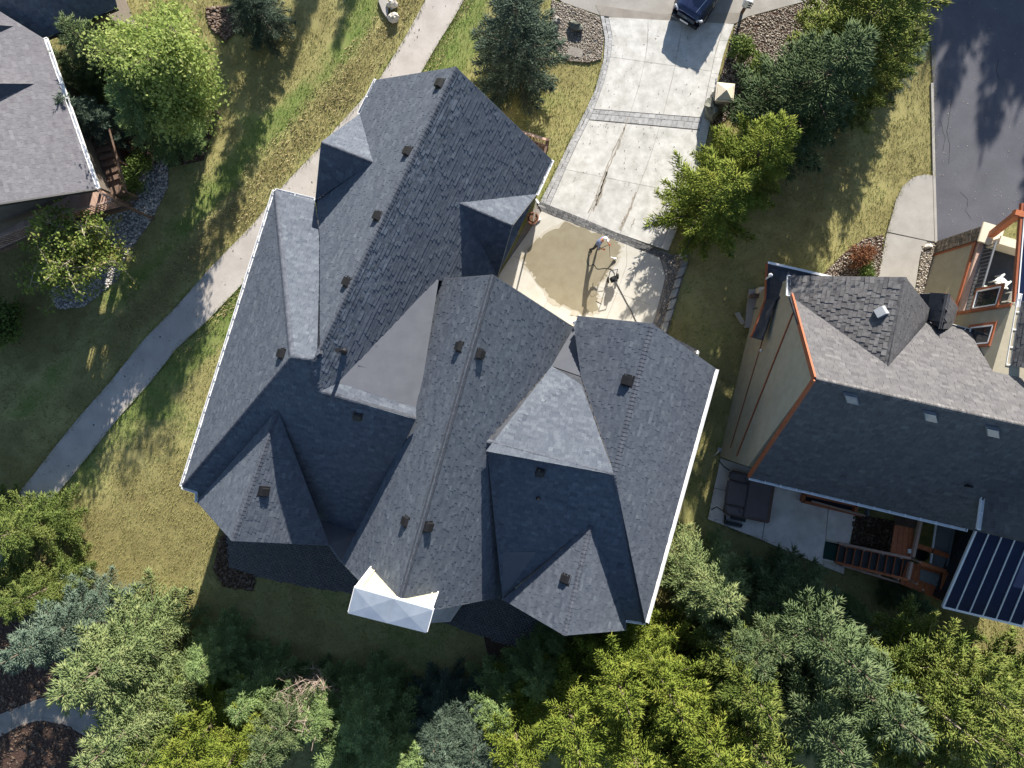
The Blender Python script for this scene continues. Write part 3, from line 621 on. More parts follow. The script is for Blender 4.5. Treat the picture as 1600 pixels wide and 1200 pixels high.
class Roof:
    """deck faces given as lists of world points; laid with individual shingle tabs"""
    def __init__(s, parent, mats, expo=.155, wmin=.15, wmax=.36, lift=(.010, .024), seed=3):
        s.parent, s.mats, s.expo, s.w, s.lift = parent, mats, expo, (wmin, wmax), lift
        s.V, s.F, s.T, s.deck, s.rr = [], [], [], MB(), random.Random(seed); s.pick = []; s.caps = []
    def face(s, pts, eave=None, smooth=False, tone=0.0, pick=False):
        pts = [Vector(p) for p in pts]
        tris = tessellate_polygon([[Vector((p.x, p.y, 0)) for p in pts]])
        n = Vector((0, 0, 0))
        for t in tris:
            a, b, c = [pts[i] for i in t]; k = (b - a).cross(c - a); n += k if k.z > 0 else -k
        n.normalize()
        for t in tris:
            a, b, c = t
            if (pts[b] - pts[a]).cross(pts[c] - pts[a]).z < 0: b, c = c, b
            s.deck.add([pts[a] - n * .03, pts[b] - n * .03, pts[c] - n * .03], [(0, 1, 2)], 1 if smooth else 0)
        if smooth: 
            for t in tris:
                a, b, c = t
                if (pts[b] - pts[a]).cross(pts[c] - pts[a]).z < 0: b, c = c, b
                s.deck.add([pts[a] + n * .012, pts[b] + n * .012, pts[c] + n * .012], [(0, 1, 2)], 1)
            return
        if eave is not None:
            ev = Vector((eave.x, eave.y, 0)); U = (ev - n * ev.dot(n)).normalized()
        else: U = Vector((0, 0, 1)).cross(n).normalized()
        Vv = n.cross(U).normalized()
        if Vv.z < 0: Vv = -Vv; U = -U
        o = pts[0]; q = [((p - o).dot(U), (p - o).dot(Vv)) for p in pts]
        T3 = [[pts[i] for i in t] for t in tris]; mats2 = []
        for a, b, c in T3:
            d = (b.y - c.y) * (a.x - c.x) + (c.x - b.x) * (a.y - c.y); mats2.append((a, b, c, d))
        def zat(x, y):
            best = None
            for a, b, c, d in mats2:
                if abs(d) < 1e-9: continue
                l1 = ((b.y - c.y) * (x - c.x) + (c.x - b.x) * (y - c.y)) / d; l2 = ((c.y - a.y) * (x - c.x) + (a.x - c.x) * (y - c.y)) / d; l3 = 1 - l1 - l2
                mn = min(l1, l2, l3)
                if best is None or mn > best[0]: best = (mn, l1 * a.z + l2 * b.z + l3 * c.z)
            return best[1]
        v0, v1 = min(p[1] for p in q), max(p[1] for p in q); e = s.expo; rr = s.rr
        uu, vv = U, Vv; v = v0 - .02; row = 0
        while v < v1:
            seg = clip(q, -1e4, 1e4, v, v + e)
            if seg:
                ua, ub = min(p[0] for p in seg), max(p[0] for p in seg); u = ua - rr.uniform(0, .3)
                while u < ub:
                    w = rr.uniform(*s.w); hi = rr.random() < .5; vb = v - (.012 if hi else 0)
                    cp = clip(q, u, u + w - .006, vb, v + e)
                    if cp and len(cp) >= 3:
                        full = len(cp) == 4 and abs(max(p[0] for p in cp) - min(p[0] for p in cp) - (w - .006)) < 1e-4 and abs(sum(cp[i][0] * cp[(i + 1) % 4][1] - cp[(i + 1) % 4][0] * cp[i][1] for i in range(4)) / 2) > .97 * (w - .006) * (v + e - vb)
                        th = s.lift[1] if hi else s.lift[0]
                        if pick and full:
                            b = o + uu * u + vv * vb; b.z = zat(b.x, b.y); s.pick.append((b, U, Vv, n, w - .006, v + e - vb, th))
                        else:
                            b0 = len(s.V); k = len(cp); tn = min(1, max(0, rr.gauss(.42 + tone, .13)))
                            for pu, pv in cp:
                                p = o + uu * pu + vv * pv; zz = zat(p.x, p.y); f = (pv - vb) / (v + e - vb)
                                hh = th * (1 - f) + .003 * f; s.V.append((p.x + n.x * hh, p.y + n.y * hh, zz + n.z * hh))
                            for pu, pv in cp:
                                p = o + uu * pu + vv * pv; zz = zat(p.x, p.y); s.V.append((p.x - n.x * .012, p.y - n.y * .012, zz - n.z * .012))
                            ar = sum(cp[i][0] * cp[(i + 1) % k][1] - cp[(i + 1) % k][0] * cp[i][1] for i in range(k))
                            idx = list(range(k)) if ar > 0 else list(range(k))[::-1]
                            if (U.cross(Vv)).dot(n) < 0: idx = idx[::-1]
                            s.F.append([b0 + i for i in idx]); s.T.append(tn)
                            for i in range(k):
                                a_, b_ = idx[i], idx[(i + 1) % k]
                                if abs(cp[a_][1] - (v + e)) < 1e-6 and abs(cp[b_][1] - (v + e)) < 1e-6: continue
                                s.F.append([b0 + a_, b0 + k + a_, b0 + k + b_, b0 + b_]); s.T.append(tn)
                    u += w
            v += e; row += 1
    def ridge(s, a, b, na, nb, step=.17):
        """overlapping cap pieces along an edge a-b between two faces with normals na, nb"""
        s.caps.append((Vector(a), Vector(b), na, nb, step))
    def finish(s, nobj=300, capobj=300, capmat=None):
        me = s.deck.mesh('roof_deck', s.mats[1:3]); o = bpy.data.objects.new('roof', me); _link(o, s.parent); s.obj = o
        md = o.modifiers.new('thick', 'SOLIDIFY'); md.thickness = .10; md.offset = -1
        s.rr.shuffle(s.pick); s.pick.sort(key=lambda p: -round(p[0].z * 2)); keep, rest = s.pick[:nobj], s.pick[nobj:]
        for b, U, Vv, n, w, h, th in keep:
            M4 = Matrix(((U.x * w, Vv.x * h, n.x, b.x), (U.y * w, Vv.y * h, n.y, b.y), (U.z * w, Vv.z * h, n.z, b.z), (0, 0, 0, 1)))
            inst('shingle', tab_mesh(s.mats[3], th), o, M4)
        for b, U, Vv, n, w, h, th in rest:
            b0 = len(s.V); tn = min(1, max(0, s.rr.gauss(.42, .12)))
            for du, dv, hh in ((0, 0, th), (w, 0, th), (w, h, .003), (0, h, .003), (0, 0, -.012), (w, 0, -.012), (w, h, -.012), (0, h, -.012)):
                s.V.append(tuple(b + U * du + Vv * dv + n * hh))
            fs = [[0, 1, 2, 3], [4, 5, 1, 0], [5, 6, 2, 1], [7, 4, 0, 3]]
            if U.cross(Vv).dot(n) < 0: fs = [f[::-1] for f in fs]
            s.F += [[b0 + i for i in f] for f in fs]; s.T += [tn] * 4
        if s.V:
            me = bpy.data.meshes.new('shingle'); me.from_pydata(s.V, [], s.F); me.materials.append(s.mats[0]); set_face_attr(me, s.T)
            q = bpy.data.objects.new('shingle', me); _link(q, o); q['kind'] = 'stuff'
        cnt = 0; left = MB()
        for a, b, na, nb, step in s.caps:
            d = (b - a); L = d.length; d.normalize(); n = max(1, int(L / step)); sa = na.cross(d).normalized(); sb = nb.cross(d).normalized()
            up = (na + nb).normalized()
            if sa.dot(na) > .1: pass
            # directions down each slope
            da = d.cross(na).normalized(); db = d.cross(nb).normalized()
            if da.z > 0 or (abs(da.z) < .05 and da.dot(nb) > 0): da = -da
            if db.z > 0 or (abs(db.z) < .05 and db.dot(na) > 0): db = -db
            half = .15
            def geo(mb, o0, dd, ln, li):
                t0, t1 = .022 + li, .010
                v = []
                for k, t in ((0, t0), (ln, t1)):
                    c = o0 + dd * k
                    v += [c + da * half + na * (t + .004), c + da * .04 + up * (t + .012), c + db * .04 + up * (t + .012), c + db * half + nb * (t + .004)]
                lo = [v[0] - na * .035, v[1] - up * .04, v[2] - up * .04, v[3] - nb * .035]
                mb.add(v + lo, [(0, 1, 5, 4), (1, 2, 6, 5), (2, 3, 7, 6), (0, 8, 9, 1), (1, 9, 10, 2), (2, 10, 11, 3)])
            mesh = None
            for k in range(n):
                o0 = a + d * (k * L / n)
                if cnt < capobj:
                    if mesh is None:
                        m_ = MB(); geo(m_, Vector((0, 0, 0)), d, L / n * 1.15, .002); mesh = m_.mesh('ridge_cap', capmat or s.mats[3])
                    inst('ridge_cap', mesh, o, Matrix.Translation(o0)); cnt += 1
                else: geo(left, o0, d, L / n * 1.12, .006)
        if left.v: part('ridge_cap', left, capmat or s.mats[3], o, kind='stuff')
        return o
def nrm(a, b, c):
    n = (b - a).cross(c - a).normalized(); return n if n.z > 0 else -n
def gutter(a, b, parent, mat=None, w=.13, straps=True, out=None):
    a, b = Vector(a), Vector(b); d = (b - a).normalized(); sd = d.cross(Vector((0, 0, 1))).normalized()
    if out is not None and sd.dot(out) < 0: sd = -sd
    m = MB(); c = sd * (w / 2)
    m.bar(a + c + Vector((0, 0, -.12)), b + c + Vector((0, 0, -.12)), w, .012)
    m.bar(a + sd * .004 + Vector((0, 0, -.06)), b + sd * .004 + Vector((0, 0, -.06)), .008, .10)
    m.bar(a + sd * w + Vector((0, 0, -.055)), b + sd * w + Vector((0, 0, -.055)), .022, .12)
    if straps:
        n = max(1, int((b - a).length / .75))
        for k in range(n + 1):
            p = a.lerp(b, k / n); m.bar(p + Vector((0, 0, -.008)), p + sd * w + Vector((0, 0, -.008)), .05, .012)
    return part('gutter', m, mat or m_white, parent)
def offset_poly(pts, d):
    n = len(pts); ar = sum(pts[i][0] * pts[(i + 1) % n][1] - pts[(i + 1) % n][0] * pts[i][1] for i in range(n)); sg = 1 if ar > 0 else -1; L = []
    for i in range(n):
        a, b = Vector(pts[i][:2]), Vector(pts[(i + 1) % n][:2]); t = (b - a).normalized(); nn = Vector((-t.y, t.x)) * sg; L.append((a + nn * d, t))
    out = []
    for i in range(n):
        (p, t), (q, u) = L[i - 1], L[i]; den = t.x * u.y - t.y * u.x
        if abs(den) < 1e-6: out.append(Vector(q)); continue
        k = ((q.x - p.x) * u.y - (q.y - p.y) * u.x) / den; out.append(p + t * k)
    return out
def box_vent(parent, pos, n, down, name='roof_vent', mat=None, s=1.0):
    """slant-backed louvre vent: base flange, hood, open front"""
    mat = mat or m_vent; down = (down - n * down.dot(n)).normalized(); sd = n.cross(down).normalized()
    w, l, h = .18 * s, .21 * s, .14 * s
    base = pos + n * .02
    def q(a, b, c): return base + sd * a + down * b + n * c
    m = MB(); V = [q(-w, -l, .0), q(w, -l, 0), q(w, l, 0), q(-w, l, 0), q(-w * .95, -l * .6, h), q(w * .95, -l * .6, h), q(w * .95, l * .95, h * 1.05), q(-w * .95, l * .95, h * 1.05)]
    m.add(V, [(4, 5, 6, 7), (0, 1, 5, 4), (1, 2, 6, 5), (2, 3, 7, 6), (3, 0, 4, 7)])
    fl = [q(-w * 1.35, -l * 1.3, 0), q(w * 1.35, -l * 1.3, 0), q(w * 1.35, l * 1.15, 0), q(-w * 1.35, l * 1.15, 0)]
    o = part(name, m, mat, parent, bevel=.012)
    f = MB().slab(fl, -.012); part('flange', f, mat, o); return o

# ================================================================== MAIN HOUSE
house = thing('house', 'large house with many steep dark charcoal shingle gables in the centre', 'house', P(700, 560))
he = 5.0; hA, hB = 10.15, 10.8
pAL = Plane((712,105,hA), (495,556,hA), (588,125,he)); pAR = Plane((712,105,hA), (495,556,hA), (862,250,he))
pBL = Plane((770,430,hB), (617,965,hB), (533,877,he)); pBR = Plane((770,430,hB), (617,965,hB), (759,937,he))
hC = pBR.h(760, 690)
pCL = Plane((1019,506,hC), (960,742,hC), (897,512,5.5)); pCR = Plane((1019,506,hC), (960,742,hC), (1118,576,he))
pS = Plane((455,558,hA), (487,562,hA), (285,760,he)); pSE = Plane((760,690,hC), (960,742,hC), (985,968,he)); pDN = Plane((430,298,he), (492,314,he), (455,558,hA))
v = {}
def onp(pl, **kw):
    for k, q in kw.items(): v[k] = pl.hit(*q)
v['a1'] = P(588,125,he); v['a2'] = P(712,105,hA); v['a3'] = P(862,250,he); v['a4'] = P(495,556,hA)
onp(pAR, a5=(776,433), a6=(765,452), w0=(682,437), w1=(500,612), m1=(528,598), rd1=(838,303), rd3=(718,317), rd4=(777,431))
onp(pAL, al=(493,313), av=(500,370), av2=(500,552), ld3=(583,253))
v['b1'] = P(770,430,hB); v['b2'] = P(617,965,hB); v['b3'] = P(533,877,he); v['b4'] = P(759,937,he)
onp(pBL, w0b=(682,437), w2=(650,655), m2=(650,637)); onp(pBR, b5=(897,512), bm=(862,572), e1=(760,690), b6=(785,935))
v['c1'] = P(1019,506,hC); v['e2'] = P(960,742,hC); v['c3'] = P(1118,576,he); onp(pCL, c2=(903,494), b5c=(897,512), cm=(908,588)); onp(pCR, c4=(1008,973))
onp(pSE, b6s=(785,935), c4s=(1008,973), rg1=(924,818), rgx=(978,968))
v['d1'] = P(430,298,he); v['d2'] = P(285,760,he); v['d3'] = P(455,558,hA); v['d4'] = P(487,562,hA); onp(pDN, dn=(492,314), dv=(500,370), dv2=(500,552))
onp(pS, lg1=(434,640), w1s=(500,612), w2s=(650,655), x1=(559,832), x2=(498,813), lgls=(308,784), d5=(308,768))
v['lg2'] = P(362,845,8.6); v['lgl'] = P(308,784,he); v['lgr'] = P(515,852,he); v['rg2'] = P(882,993,7.6); v['rgl'] = P(786,937,he); v['rgr'] = P(978,985,he)
v['ld1'] = P(562,178,he); v['ld2'] = P(502,222,7.5); v['ld4'] = P(493,313,he); v['rd2'] = P(800,352,7.1)
RM = Roof(house, [m_shingle, m_deck, m_membr, m_shinobj], expo=.175, wmin=.17, wmax=.36, lift=(.010, .024), seed=5)
axA = (v['a4'] - v['a2']); axB = (v['b2'] - v['b1']); axT = Vector((-axB.y, axB.x, 0)); axTA = Vector((-axA.y, axA.x, 0))
G = lambda s: [v[k] for k in s.split()]
RM.face(G('a1 a2 a4 av2 av al'), axA)
RM.face(G('a2 a3 a5 a6 w0 m1 w1 a4'), axA, pick=True)
RM.face(G('w0 m1 m2 w0b'), axT, smooth=True)
RM.face(G('m1 w1 w2 m2'), axT, tone=.08)  # sun-facing slope: sunlight put into a paler shingle tone
RM.face(G('b1 w0b m2 w2 b3 b2'), axB)
RM.face(G('b1 b5 bm e1 b6 b4 b2'), axB)
RM.face([P(897,512,4.75), v['bm'], v['cm']], axT, smooth=True)
RM.face(G('bm e1 e2 cm'), axT, tone=.08)  # lit look of this sunward slope added through lighter tabs
RM.face(G('c1 c2 b5c cm e2'), v['e2'] - v['c1'])
RM.face(G('c1 c3 c4 e2'), v['c4'] - v['c3'])
RM.face(G('e1 e2 c4s rgx rg1 b6s'), axT)
RM.face(G('rg1 rgl rg2'), v['rg2'] - v['rg1']); RM.face(G('rg1 rg2 rgr rgx'), v['rg2'] - v['rg1'])
RM.face(G('d3 d4 w1s w2s x1 x2 lg1 lgls d5 d2'), axT)
RM.face(G('x1 b3 lgr x2'), axT, smooth=True)
RM.face(G('lg1 lg2 lgl'), v['lg2'] - v['lg1']); RM.face(G('lg1 lgr lg2'), v['lg2'] - v['lg1'])
RM.face(G('d1 d2 d3'), v['d2'] - v['d1']); RM.face(G('d1 d3 d4 dv2 dv dn'), axT); RM.face(G('d4 a4 dv2'), axT); RM.face(G('d4 w1 a4'), axA)
RM.face(G('ld1 ld2 ld3'), v['ld3'] - v['ld2'], tone=.06); RM.face(G('ld2 ld4 ld3'), v['ld3'] - v['ld2'])  # first face toned up as the dormer's sunlit side
RM.face(G('rd1 rd2 rd3'), v['rd3'] - v['rd2'], tone=.06); RM.face(G('rd2 rd4 rd3'), v['rd3'] - v['rd2'])  # sunward face coloured lighter, as if lit
RM.face([pSE.hit(786,862) + pSE.n * .02, pSE.hit(838,862) + pSE.n * .02, v['b6s'] + pSE.n * .02], smooth=True)
N = lambda a, b, c: nrm(v[a], v[b], v[c])
RM.ridge(v['b2'].lerp(v['b1'], .075), v['b1'], pBL.n, pBR.n)
RM.ridge(v['a4'], v['a2'], pAL.n, pAR.n); RM.ridge(v['lg2'], v['lg1'], N('lg1','lg2','lgl'), N('lg1','lgr','lg2')); RM.ridge(v['rg2'], v['rg1'], N('rg1','rg2','rgl'), N('rg1','rgr','rg2'))
RM.ridge(v['e1'], v['e2'], N('bm','e1','e2'), pSE.n); RM.ridge(v['w1'], v['w2'], N('m1','w1','w2'), pS.n); RM.ridge(v['d3'], v['d4'], pDN.n, pS.n)
RM.ridge(v['d2'], v['d3'], N('d1','d2','d3'), pS.n); RM.ridge(v['d1'], v['d3'], N('d1','d2','d3'), pDN.n); RM.ridge(v['c4s'], v['e2'], pCR.n, pSE.n)
RM.ridge(v['e2'], v['c1'], pCL.n, pCR.n); RM.ridge(v['ld2'], v['ld3'], N('ld1','ld2','ld3'), N('ld2','ld4','ld3')); RM.ridge(v['rd2'], v['rd3'], N('rd1','rd2','rd3'), N('rd2','rd4','rd3'))
RM.ridge(v['w1'], v['d4'], pAR.n, pS.n)
roof = RM.finish(300, 300, m_ridge)
for f in (.25, .45, .65, .83):
    a = v['w0'].lerp(v['m1'], f); b = v['w0b'].lerp(v['m2'], f); k = (b - a) * .04
    part('membrane_lap', MB().bar(a + k + Vector((0, 0, .03)), b - k + Vector((0, 0, .03)), .05, .012), m_membr, roof)
# fascia boards along the rakes
for a, b in (('a1','a2'), ('a2','a3'), ('c2','c1'), ('c1','c3'), ('b1','b5'), ('b1','w0b'), ('lg2','lgl'), ('lg2','lgr'), ('rg2','rgl'), ('rg2','rgr'), ('b2','b3'), ('b2','b4'), ('ld1','ld2'), ('ld2','ld4'), ('rd1','rd2'), ('rd2','rd4')):
    part('fascia', MB().bar(v[a] + Vector((0, 0, -.15)), v[b] + Vector((0, 0, -.15)), .05, .18), m_fasc, house)
# walls
def walls(px, z1, parent, mat, inset=.42, h=he, name='wall'):
    pts = offset_poly([P(*p, h) for p in px], inset); return part(name, MB().prism(pts, -.3, z1), mat, parent)
walls([(588,125),(862,250),(690,600),(436,500)], 4.7, house, m_stucco)
walls([(653,404),(897,512),(759,937),(533,877)], 3.4, house, m_stucco)
walls([(862,482),(1118,576),(1008,972),(785,935)], 4.1, house, m_stucco)
walls([(430,298),(600,345),(533,877),(285,760)], 2.4, house, m_stucco)
walls([(308,784),(420,600),(560,640),(515,852)], 2.3, house, m_stucco); walls([(786,937),(830,840),(1000,880),(978,985)], 4.25, house, m_stucco)
def gable(a, apex, b, parent, mat, inset=.4, th=.2, drop=.3):
    a, apex, b = Vector(a), Vector(apex), Vector(b); c = (a + b) / 2; n = (b - a).cross(Vector((0, 0, 1))).normalized()
    if n.dot(c - P(700, 560, c.z)) < 0: n = -n
    ap = Vector((c.x, c.y, apex.z - drop - .2)) + n * (apex - c).dot(n); pts = [a.lerp(c, .2) - n * inset, b.lerp(c, .2) - n * inset, ap - n * inset]
    pts[0].z -= drop; pts[1].z -= drop
    m = MB().add(pts + [p - n * th for p in pts], [(0, 1, 2), (5, 4, 3), (0, 3, 4, 1), (1, 4, 5, 2), (2, 5, 3, 0)]); return part('gable_wall', m, mat, parent)
gable(v['a1'], v['a2'], v['a3'], house, m_stucco); gable(v['b3'], v['b2'], v['b4'], house, m_stucco); gable(v['lgl'], v['lg2'], v['lgr'], house, m_stucco)
gable(v['rgl'], v['rg2'], v['rgr'], house, m_stucco); gable(v['ld1'], v['ld2'], v['ld4'], house, m_stucco); gable(v['rd1'], v['rd2'], v['rd4'], house, m_stucco)
# gutters
gutter(v['d1'], v['d2'], house, w=.14, out=Vector((-1, 0, 0))); gutter(v['d1'], P(491,313,he), house, w=.12, out=Vector((0, 1, 0))); gutter(v['c3'], v['c4'], house, w=.17, out=Vector((1, 0, 0)), straps=False)
gutter(v['a1'], P(562,178,he), house, w=.12, out=Vector((-1, 0, 0))); gutter(v['a3'], v['rd1'], house, w=.12, out=Vector((1, 0, 0))); gutter(v['d2'], v['d5'], house, w=.12, out=Vector((0, -1, 0)))
gutter(v['d5'], v['lgl'], house, w=.10, out=Vector((-1, 0, 0))); gutter(P(979,969,he), v['c4s'], house, w=.10, out=Vector((0, -1, 0))); gutter(P(897,509,5.0), P(905,506,5.0), house, w=.2, out=Vector((0, 1, 0)), straps=False)
for p, q in (((906,496), (906,493)), ((838,312), (842,318)), ((1090,549), (1089,553))):
    m = MB(); a = P(*p, 4.9); m.bar(a, Vector((a.x, a.y, .1)), .09, .07); m.bar(a + Vector((0, 0, -.02)), P(*q, 4.9), .08, .08); m.bar(Vector((a.x, a.y, .12)), Vector((a.x + .4, a.y + .25, .08)), .09, .07); part('downspout', m, m_white, house)
# low side roof under the right gable
sr = [P(1040,522,4.4), P(1090,548,3.9), P(1086,560,3.9), P(1036,536,4.4)]
part('side_roof', MB().slab(sr, .15), m_deck, house); gutter(sr[1], sr[2], house, w=.1, out=Vector((1, 0, 0)), straps=False)
# vents
downA_L = Vector((-axA.normalized().y, axA.normalized().x, 0)); downA_L = downA_L if downA_L.x < 0 else -downA_L
dBL = Vector((-1, .28, 0)); dBR = Vector((1, -.28, 0)); dS = Vector((-.28, -1, 0))
for px, py in ((688,131),(638,237),(591,338),(543,441)): box_vent(house, pAL.hit(px, py), pAL.n, downA_L)
pDW = Plane(v['d1'], v['d2'], v['d3']); box_vent(house, pDW.hit(441,553), pDW.n, Vector((-1, .28, 0)))
for px, py in ((719,542),(635,815)): box_vent(house, pBL.hit(px, py), pBL.n, dBL)
for px, py in ((749,553),(668,823)): box_vent(house, pBR.hit(px, py), pBR.n, dBR)
pLR = Plane(v['lg1'], v['lg2'], v['lgr']); box_vent(house, pLR.hit(412,768), pLR.n, dBR); pRL = Plane(v['rg1'], v['rg2'], v['rgl']); box_vent(house, pRL.hit(884,905), pRL.n, dBL)
box_vent(house, pCL.hit(981,595), pCL.n, dBL, s=1.15); box_vent(house, pS.hit(559,650), pS.n, dS, s=.9); box_vent(house, pSE.hit(844,738), pSE.n, dS, s=.9)
q = pAR.hit(537,549); m = MB().lathe([(.16, -.05), (.12, .05), (.075, .10), (.075, 1.0), (.10, 1.0), (.10, 1.08), (.06, 1.08)], q, 12); part('vent_pipe', m, m_vent, house)
q = pSE.hit(841,778); m = MB().lathe([(.13, -.05), (.10, .04), (.05, .08), (.05, .35), (.03, .35)], q, 12); part('vent_pipe', m, m_vent, house)
# chimney with cross-broken metal cap
zc = hB + .15; ctop = [P(555,919,zc), P(675,953,zc), P(665,988,zc), P(545,958,zc)]
ch = part('chimney', MB().prism([Vector((p.x, p.y)) for p in ctop], 0, zc - .05), m_chim, house)
cap = MB(); cc = sum(ctop, Vector()) / 4; outer = [cc + (p - cc) * 1.02 for p in ctop]
def lift(p, k): return Vector((p.x, p.y, zc + k))
mid0, mid1 = (outer[0] + outer[1]) / 2, (outer[2] + outer[3]) / 2
for a, b, c, d in ((outer[0], mid0, mid1, outer[3]), (mid0, outer[1], outer[2], mid1)):
    ct = (a + b + c + d) / 4
    for p, q_ in ((a, b), (b, c), (c, d), (d, a)): cap.add([lift(p, .02), lift(q_, .02), lift(ct, .085)], [(0, 1, 2)])
for p, q_ in ((0, 1), (1, 2), (2, 3), (3, 0)): cap.add([lift(outer[p], .02), lift(outer[q_], .02), lift(outer[q_], -.12), lift(outer[p], -.12)], [(0, 3, 2, 1)])
capo = part('chimney_cap', cap, m_galv, ch)
seam = MB(); seam.bar(lift(mid0, .03), lift(mid1, .03), .03, .03); part('seam', seam, m_galv, capo)
for k in (0.0, .07, .93, 1.0): q0 = ctop[0].lerp(ctop[1], k); part('corner_board', MB().bar(Vector((q0.x, q0.y + .02, 5)), Vector((q0.x, q0.y + .02, zc - .08)), .07, .05), m_white if k in (0.0, 1.0) else m_stucco, ch)
tr = MB()
for p, q_ in ((0, 1), (1, 2), (3, 0)): tr.bar(lift(outer[p], -.17), lift(outer[q_], -.17), .08, .12)
part('cap_trim', tr, m_white, ch)
# garage side wall details: overhead door with frame, facing the apron
gw = [P(838,312), P(783,418)]; gd = (gw[1] - gw[0]).normalized(); gn = Vector((-gd.y, gd.x, 0)); gn = gn if gn.x > 0 else -gn
wa, wb = offset_poly([P(*p, he) for p in ((588,125),(862,250),(690,600),(436,500))], .42)[1:3]
wdir = (wb - wa).normalized(); wn_ = Vector((-wdir.y, wdir.x)); wn_ = wn_ if wn_.x > 0 else -wn_
def onwall(t, z, off=0.0): p = wa + wdir * t + wn_ * off; return Vector((p.x, p.y, z))
gdo = part('garage_door', MB().bar(onwall(2.6, 1.2, .03), onwall(5.4, 1.2, .03), .05, 2.35), m_cream, house)
for k in range(4): part('door_panel', MB().bar(onwall(2.65, .32 + k * .58, .07), onwall(5.35, .32 + k * .58, .07), .04, .52), m_fasc, gdo)
fr = MB(); fr.bar(onwall(2.5, 2.45, .05), onwall(5.5, 2.45, .05), .14, .18); fr.bar(onwall(2.5, 0, .05), onwall(2.5, 2.4, .05), .14, .18); fr.bar(onwall(5.5, 0, .05), onwall(5.5, 2.4, .05), .14, .18); part('door_frame', fr, m_fasc, gdo)
wf = part('window', MB().bar(onwall(1.2, 1.6, .02), onwall(2.1, 1.6, .02), .06, 1.1), m_white, house); part('pane', MB().bar(onwall(1.28, 1.6, .05), onwall(2.02, 1.6, .05), .06, .95), m_glass, wf)
# stone-grey corner steps below the rear gable
st = thing('steps', 'grey concrete corner steps on the dark patio beside the chimney', 'steps', P(700, 950))
for k, q in enumerate(([(660,950),(672,972),(704,970),(722,944),(700,930)], [(662,948),(674,966),(698,963),(712,944),(695,932)], [(664,946),(676,959),(690,957),(702,943),(690,934)])):
    part('step', MB().prism([P(*p) for p in q], 0 if k == 0 else .16 * k, .16 * (k + 1)), m_patio, st)
# ================================================================== RIGHT-HAND HOUSE
nb = thing('house', 'tan stucco house with rust red trim and grey shingle roof on the right', 'house', P(1380, 640))
hR = 10.0
R = {}
R['r1'] = P(1275,592,hR); R['r2'] = P(1700,687,hR); R['u1'] = P(1236,450,he); R['u2'] = P(1700,566,he); R['l1'] = P(1172,745,he); R['l2'] = P(1512,826,he); R['l3'] = P(1700,871,he)
pU = Plane((1275,592,hR), (1600,665,hR), (1450,502,he)); pL_ = Plane((1275,592,hR), (1600,665,hR), (1172,745,he))
hx = pU.h(1388,572)
R['x1'] = P(1415,433,hx); R['x2'] = P(1236,431,he + .05); R['x3'] = pU.hit(1234,462); R['x4'] = P(1388,572,hx); R['x5'] = P(1455,485,he + .05); R['x6'] = pU.hit(1450,501)
R['s1'] = P(1482,459,6.0); R['s2'] = P(1436,459,5.0); R['s3'] = P(1497,480,4.9); R['s4'] = P(1487,514,4.9); R['s5'] = P(1471,514,6.0); R['s6'] = P(1448,500,5.0)
R['g1'] = pL_.hit(1540,775); pG = Plane(R['g1'], pL_.hit(1600,750) + Vector((0, 0, .05)), P(1533,828,R['g1'].z)); R['g2'] = pG.hit(1533,828); R['g3'] = pG.hit(1690,866); R['g4'] = pG.hit(1690,714)
R2 = Roof(nb, [m_shinB, m_deck, m_membr, None], expo=.19, wmin=.18, wmax=.40, lift=(.010, .024), seed=8)
m_shinBo = M('grey_brown_tab', (.085, .082, .086), (.165, .160, .160), 5, .92, .15, objrand=.22, fine=.22); R2.mats[3] = m_shinBo
g = lambda s: [R[k] for k in s.split()]
axR = R['r2'] - R['r1']; axX = R['x4'] - R['x1']
R2.face([R['u1'], R['r1'], R['r2'], pU.hit(1602,600), pU.hit(1570,532), R['x6'], R['x4'], R['x3']], axR)
R2.face(g('r1 l1 l2 l3 r2'), axR)
R2.face(g('x1 x2 x3 x4'), axX, pick=True); R2.face(g('x1 x4 x6 x5'), axX)
R2.face(g('s1 s2 s6 s5'), axX); R2.face(g('s1 s5 s4 s3'), axX)
R2.face(g('g1 g2 g3 g4'), R['g2'] - R['g1'])
R2.ridge(R['r1'], R['r2'], pU.n, pL_.n); R2.ridge(R['x1'], R['x4'], nrm(R['x1'], R['x2'], R['x4']), nrm(R['x1'], R['x4'], R['x5']))
R2.finish(300, 120)
fb = MB()
for a, b in (('r1','u1'), ('r1','l1')): part('rake_trim', MB().bar(R[a] + Vector((-.03, 0, -.10)), R[b] + Vector((-.03, 0, -.10)), .09, .24), m_rust, nb)
for a, b in (('s1','s3'), ('s3','s4')): part('rake_trim', MB().bar(R[a] + Vector((0, 0, -.12)), R[b] + Vector((0, 0, -.12)), .06, .2), m_rust, nb)
part('gable_wall', MB().prism(offset_poly([P(1444,462,4.9), P(1484,462,4.9), P(1497,482,4.9), P(1487,520,4.9), P(1450,510,4.9)], .12), 0, 4.75), m_stuccoT, nb)
gutter(R['l1'], R['l2'], nb, w=.15, out=Vector((0, -1, 0))); gutter(R['x6'], pU.hit(1566,531), nb, w=.13, out=Vector((0, 1, 0))); gutter(R['x2'], R['x3'], nb, w=.16, out=Vector((-1, 0, 0)))
gutter(R['x5'], R['x6'], nb, w=.14, out=Vector((1, 0, 0))); gutter(R['g1'], R['g2'], nb, w=.17, out=Vector((-1, 0, 0)))
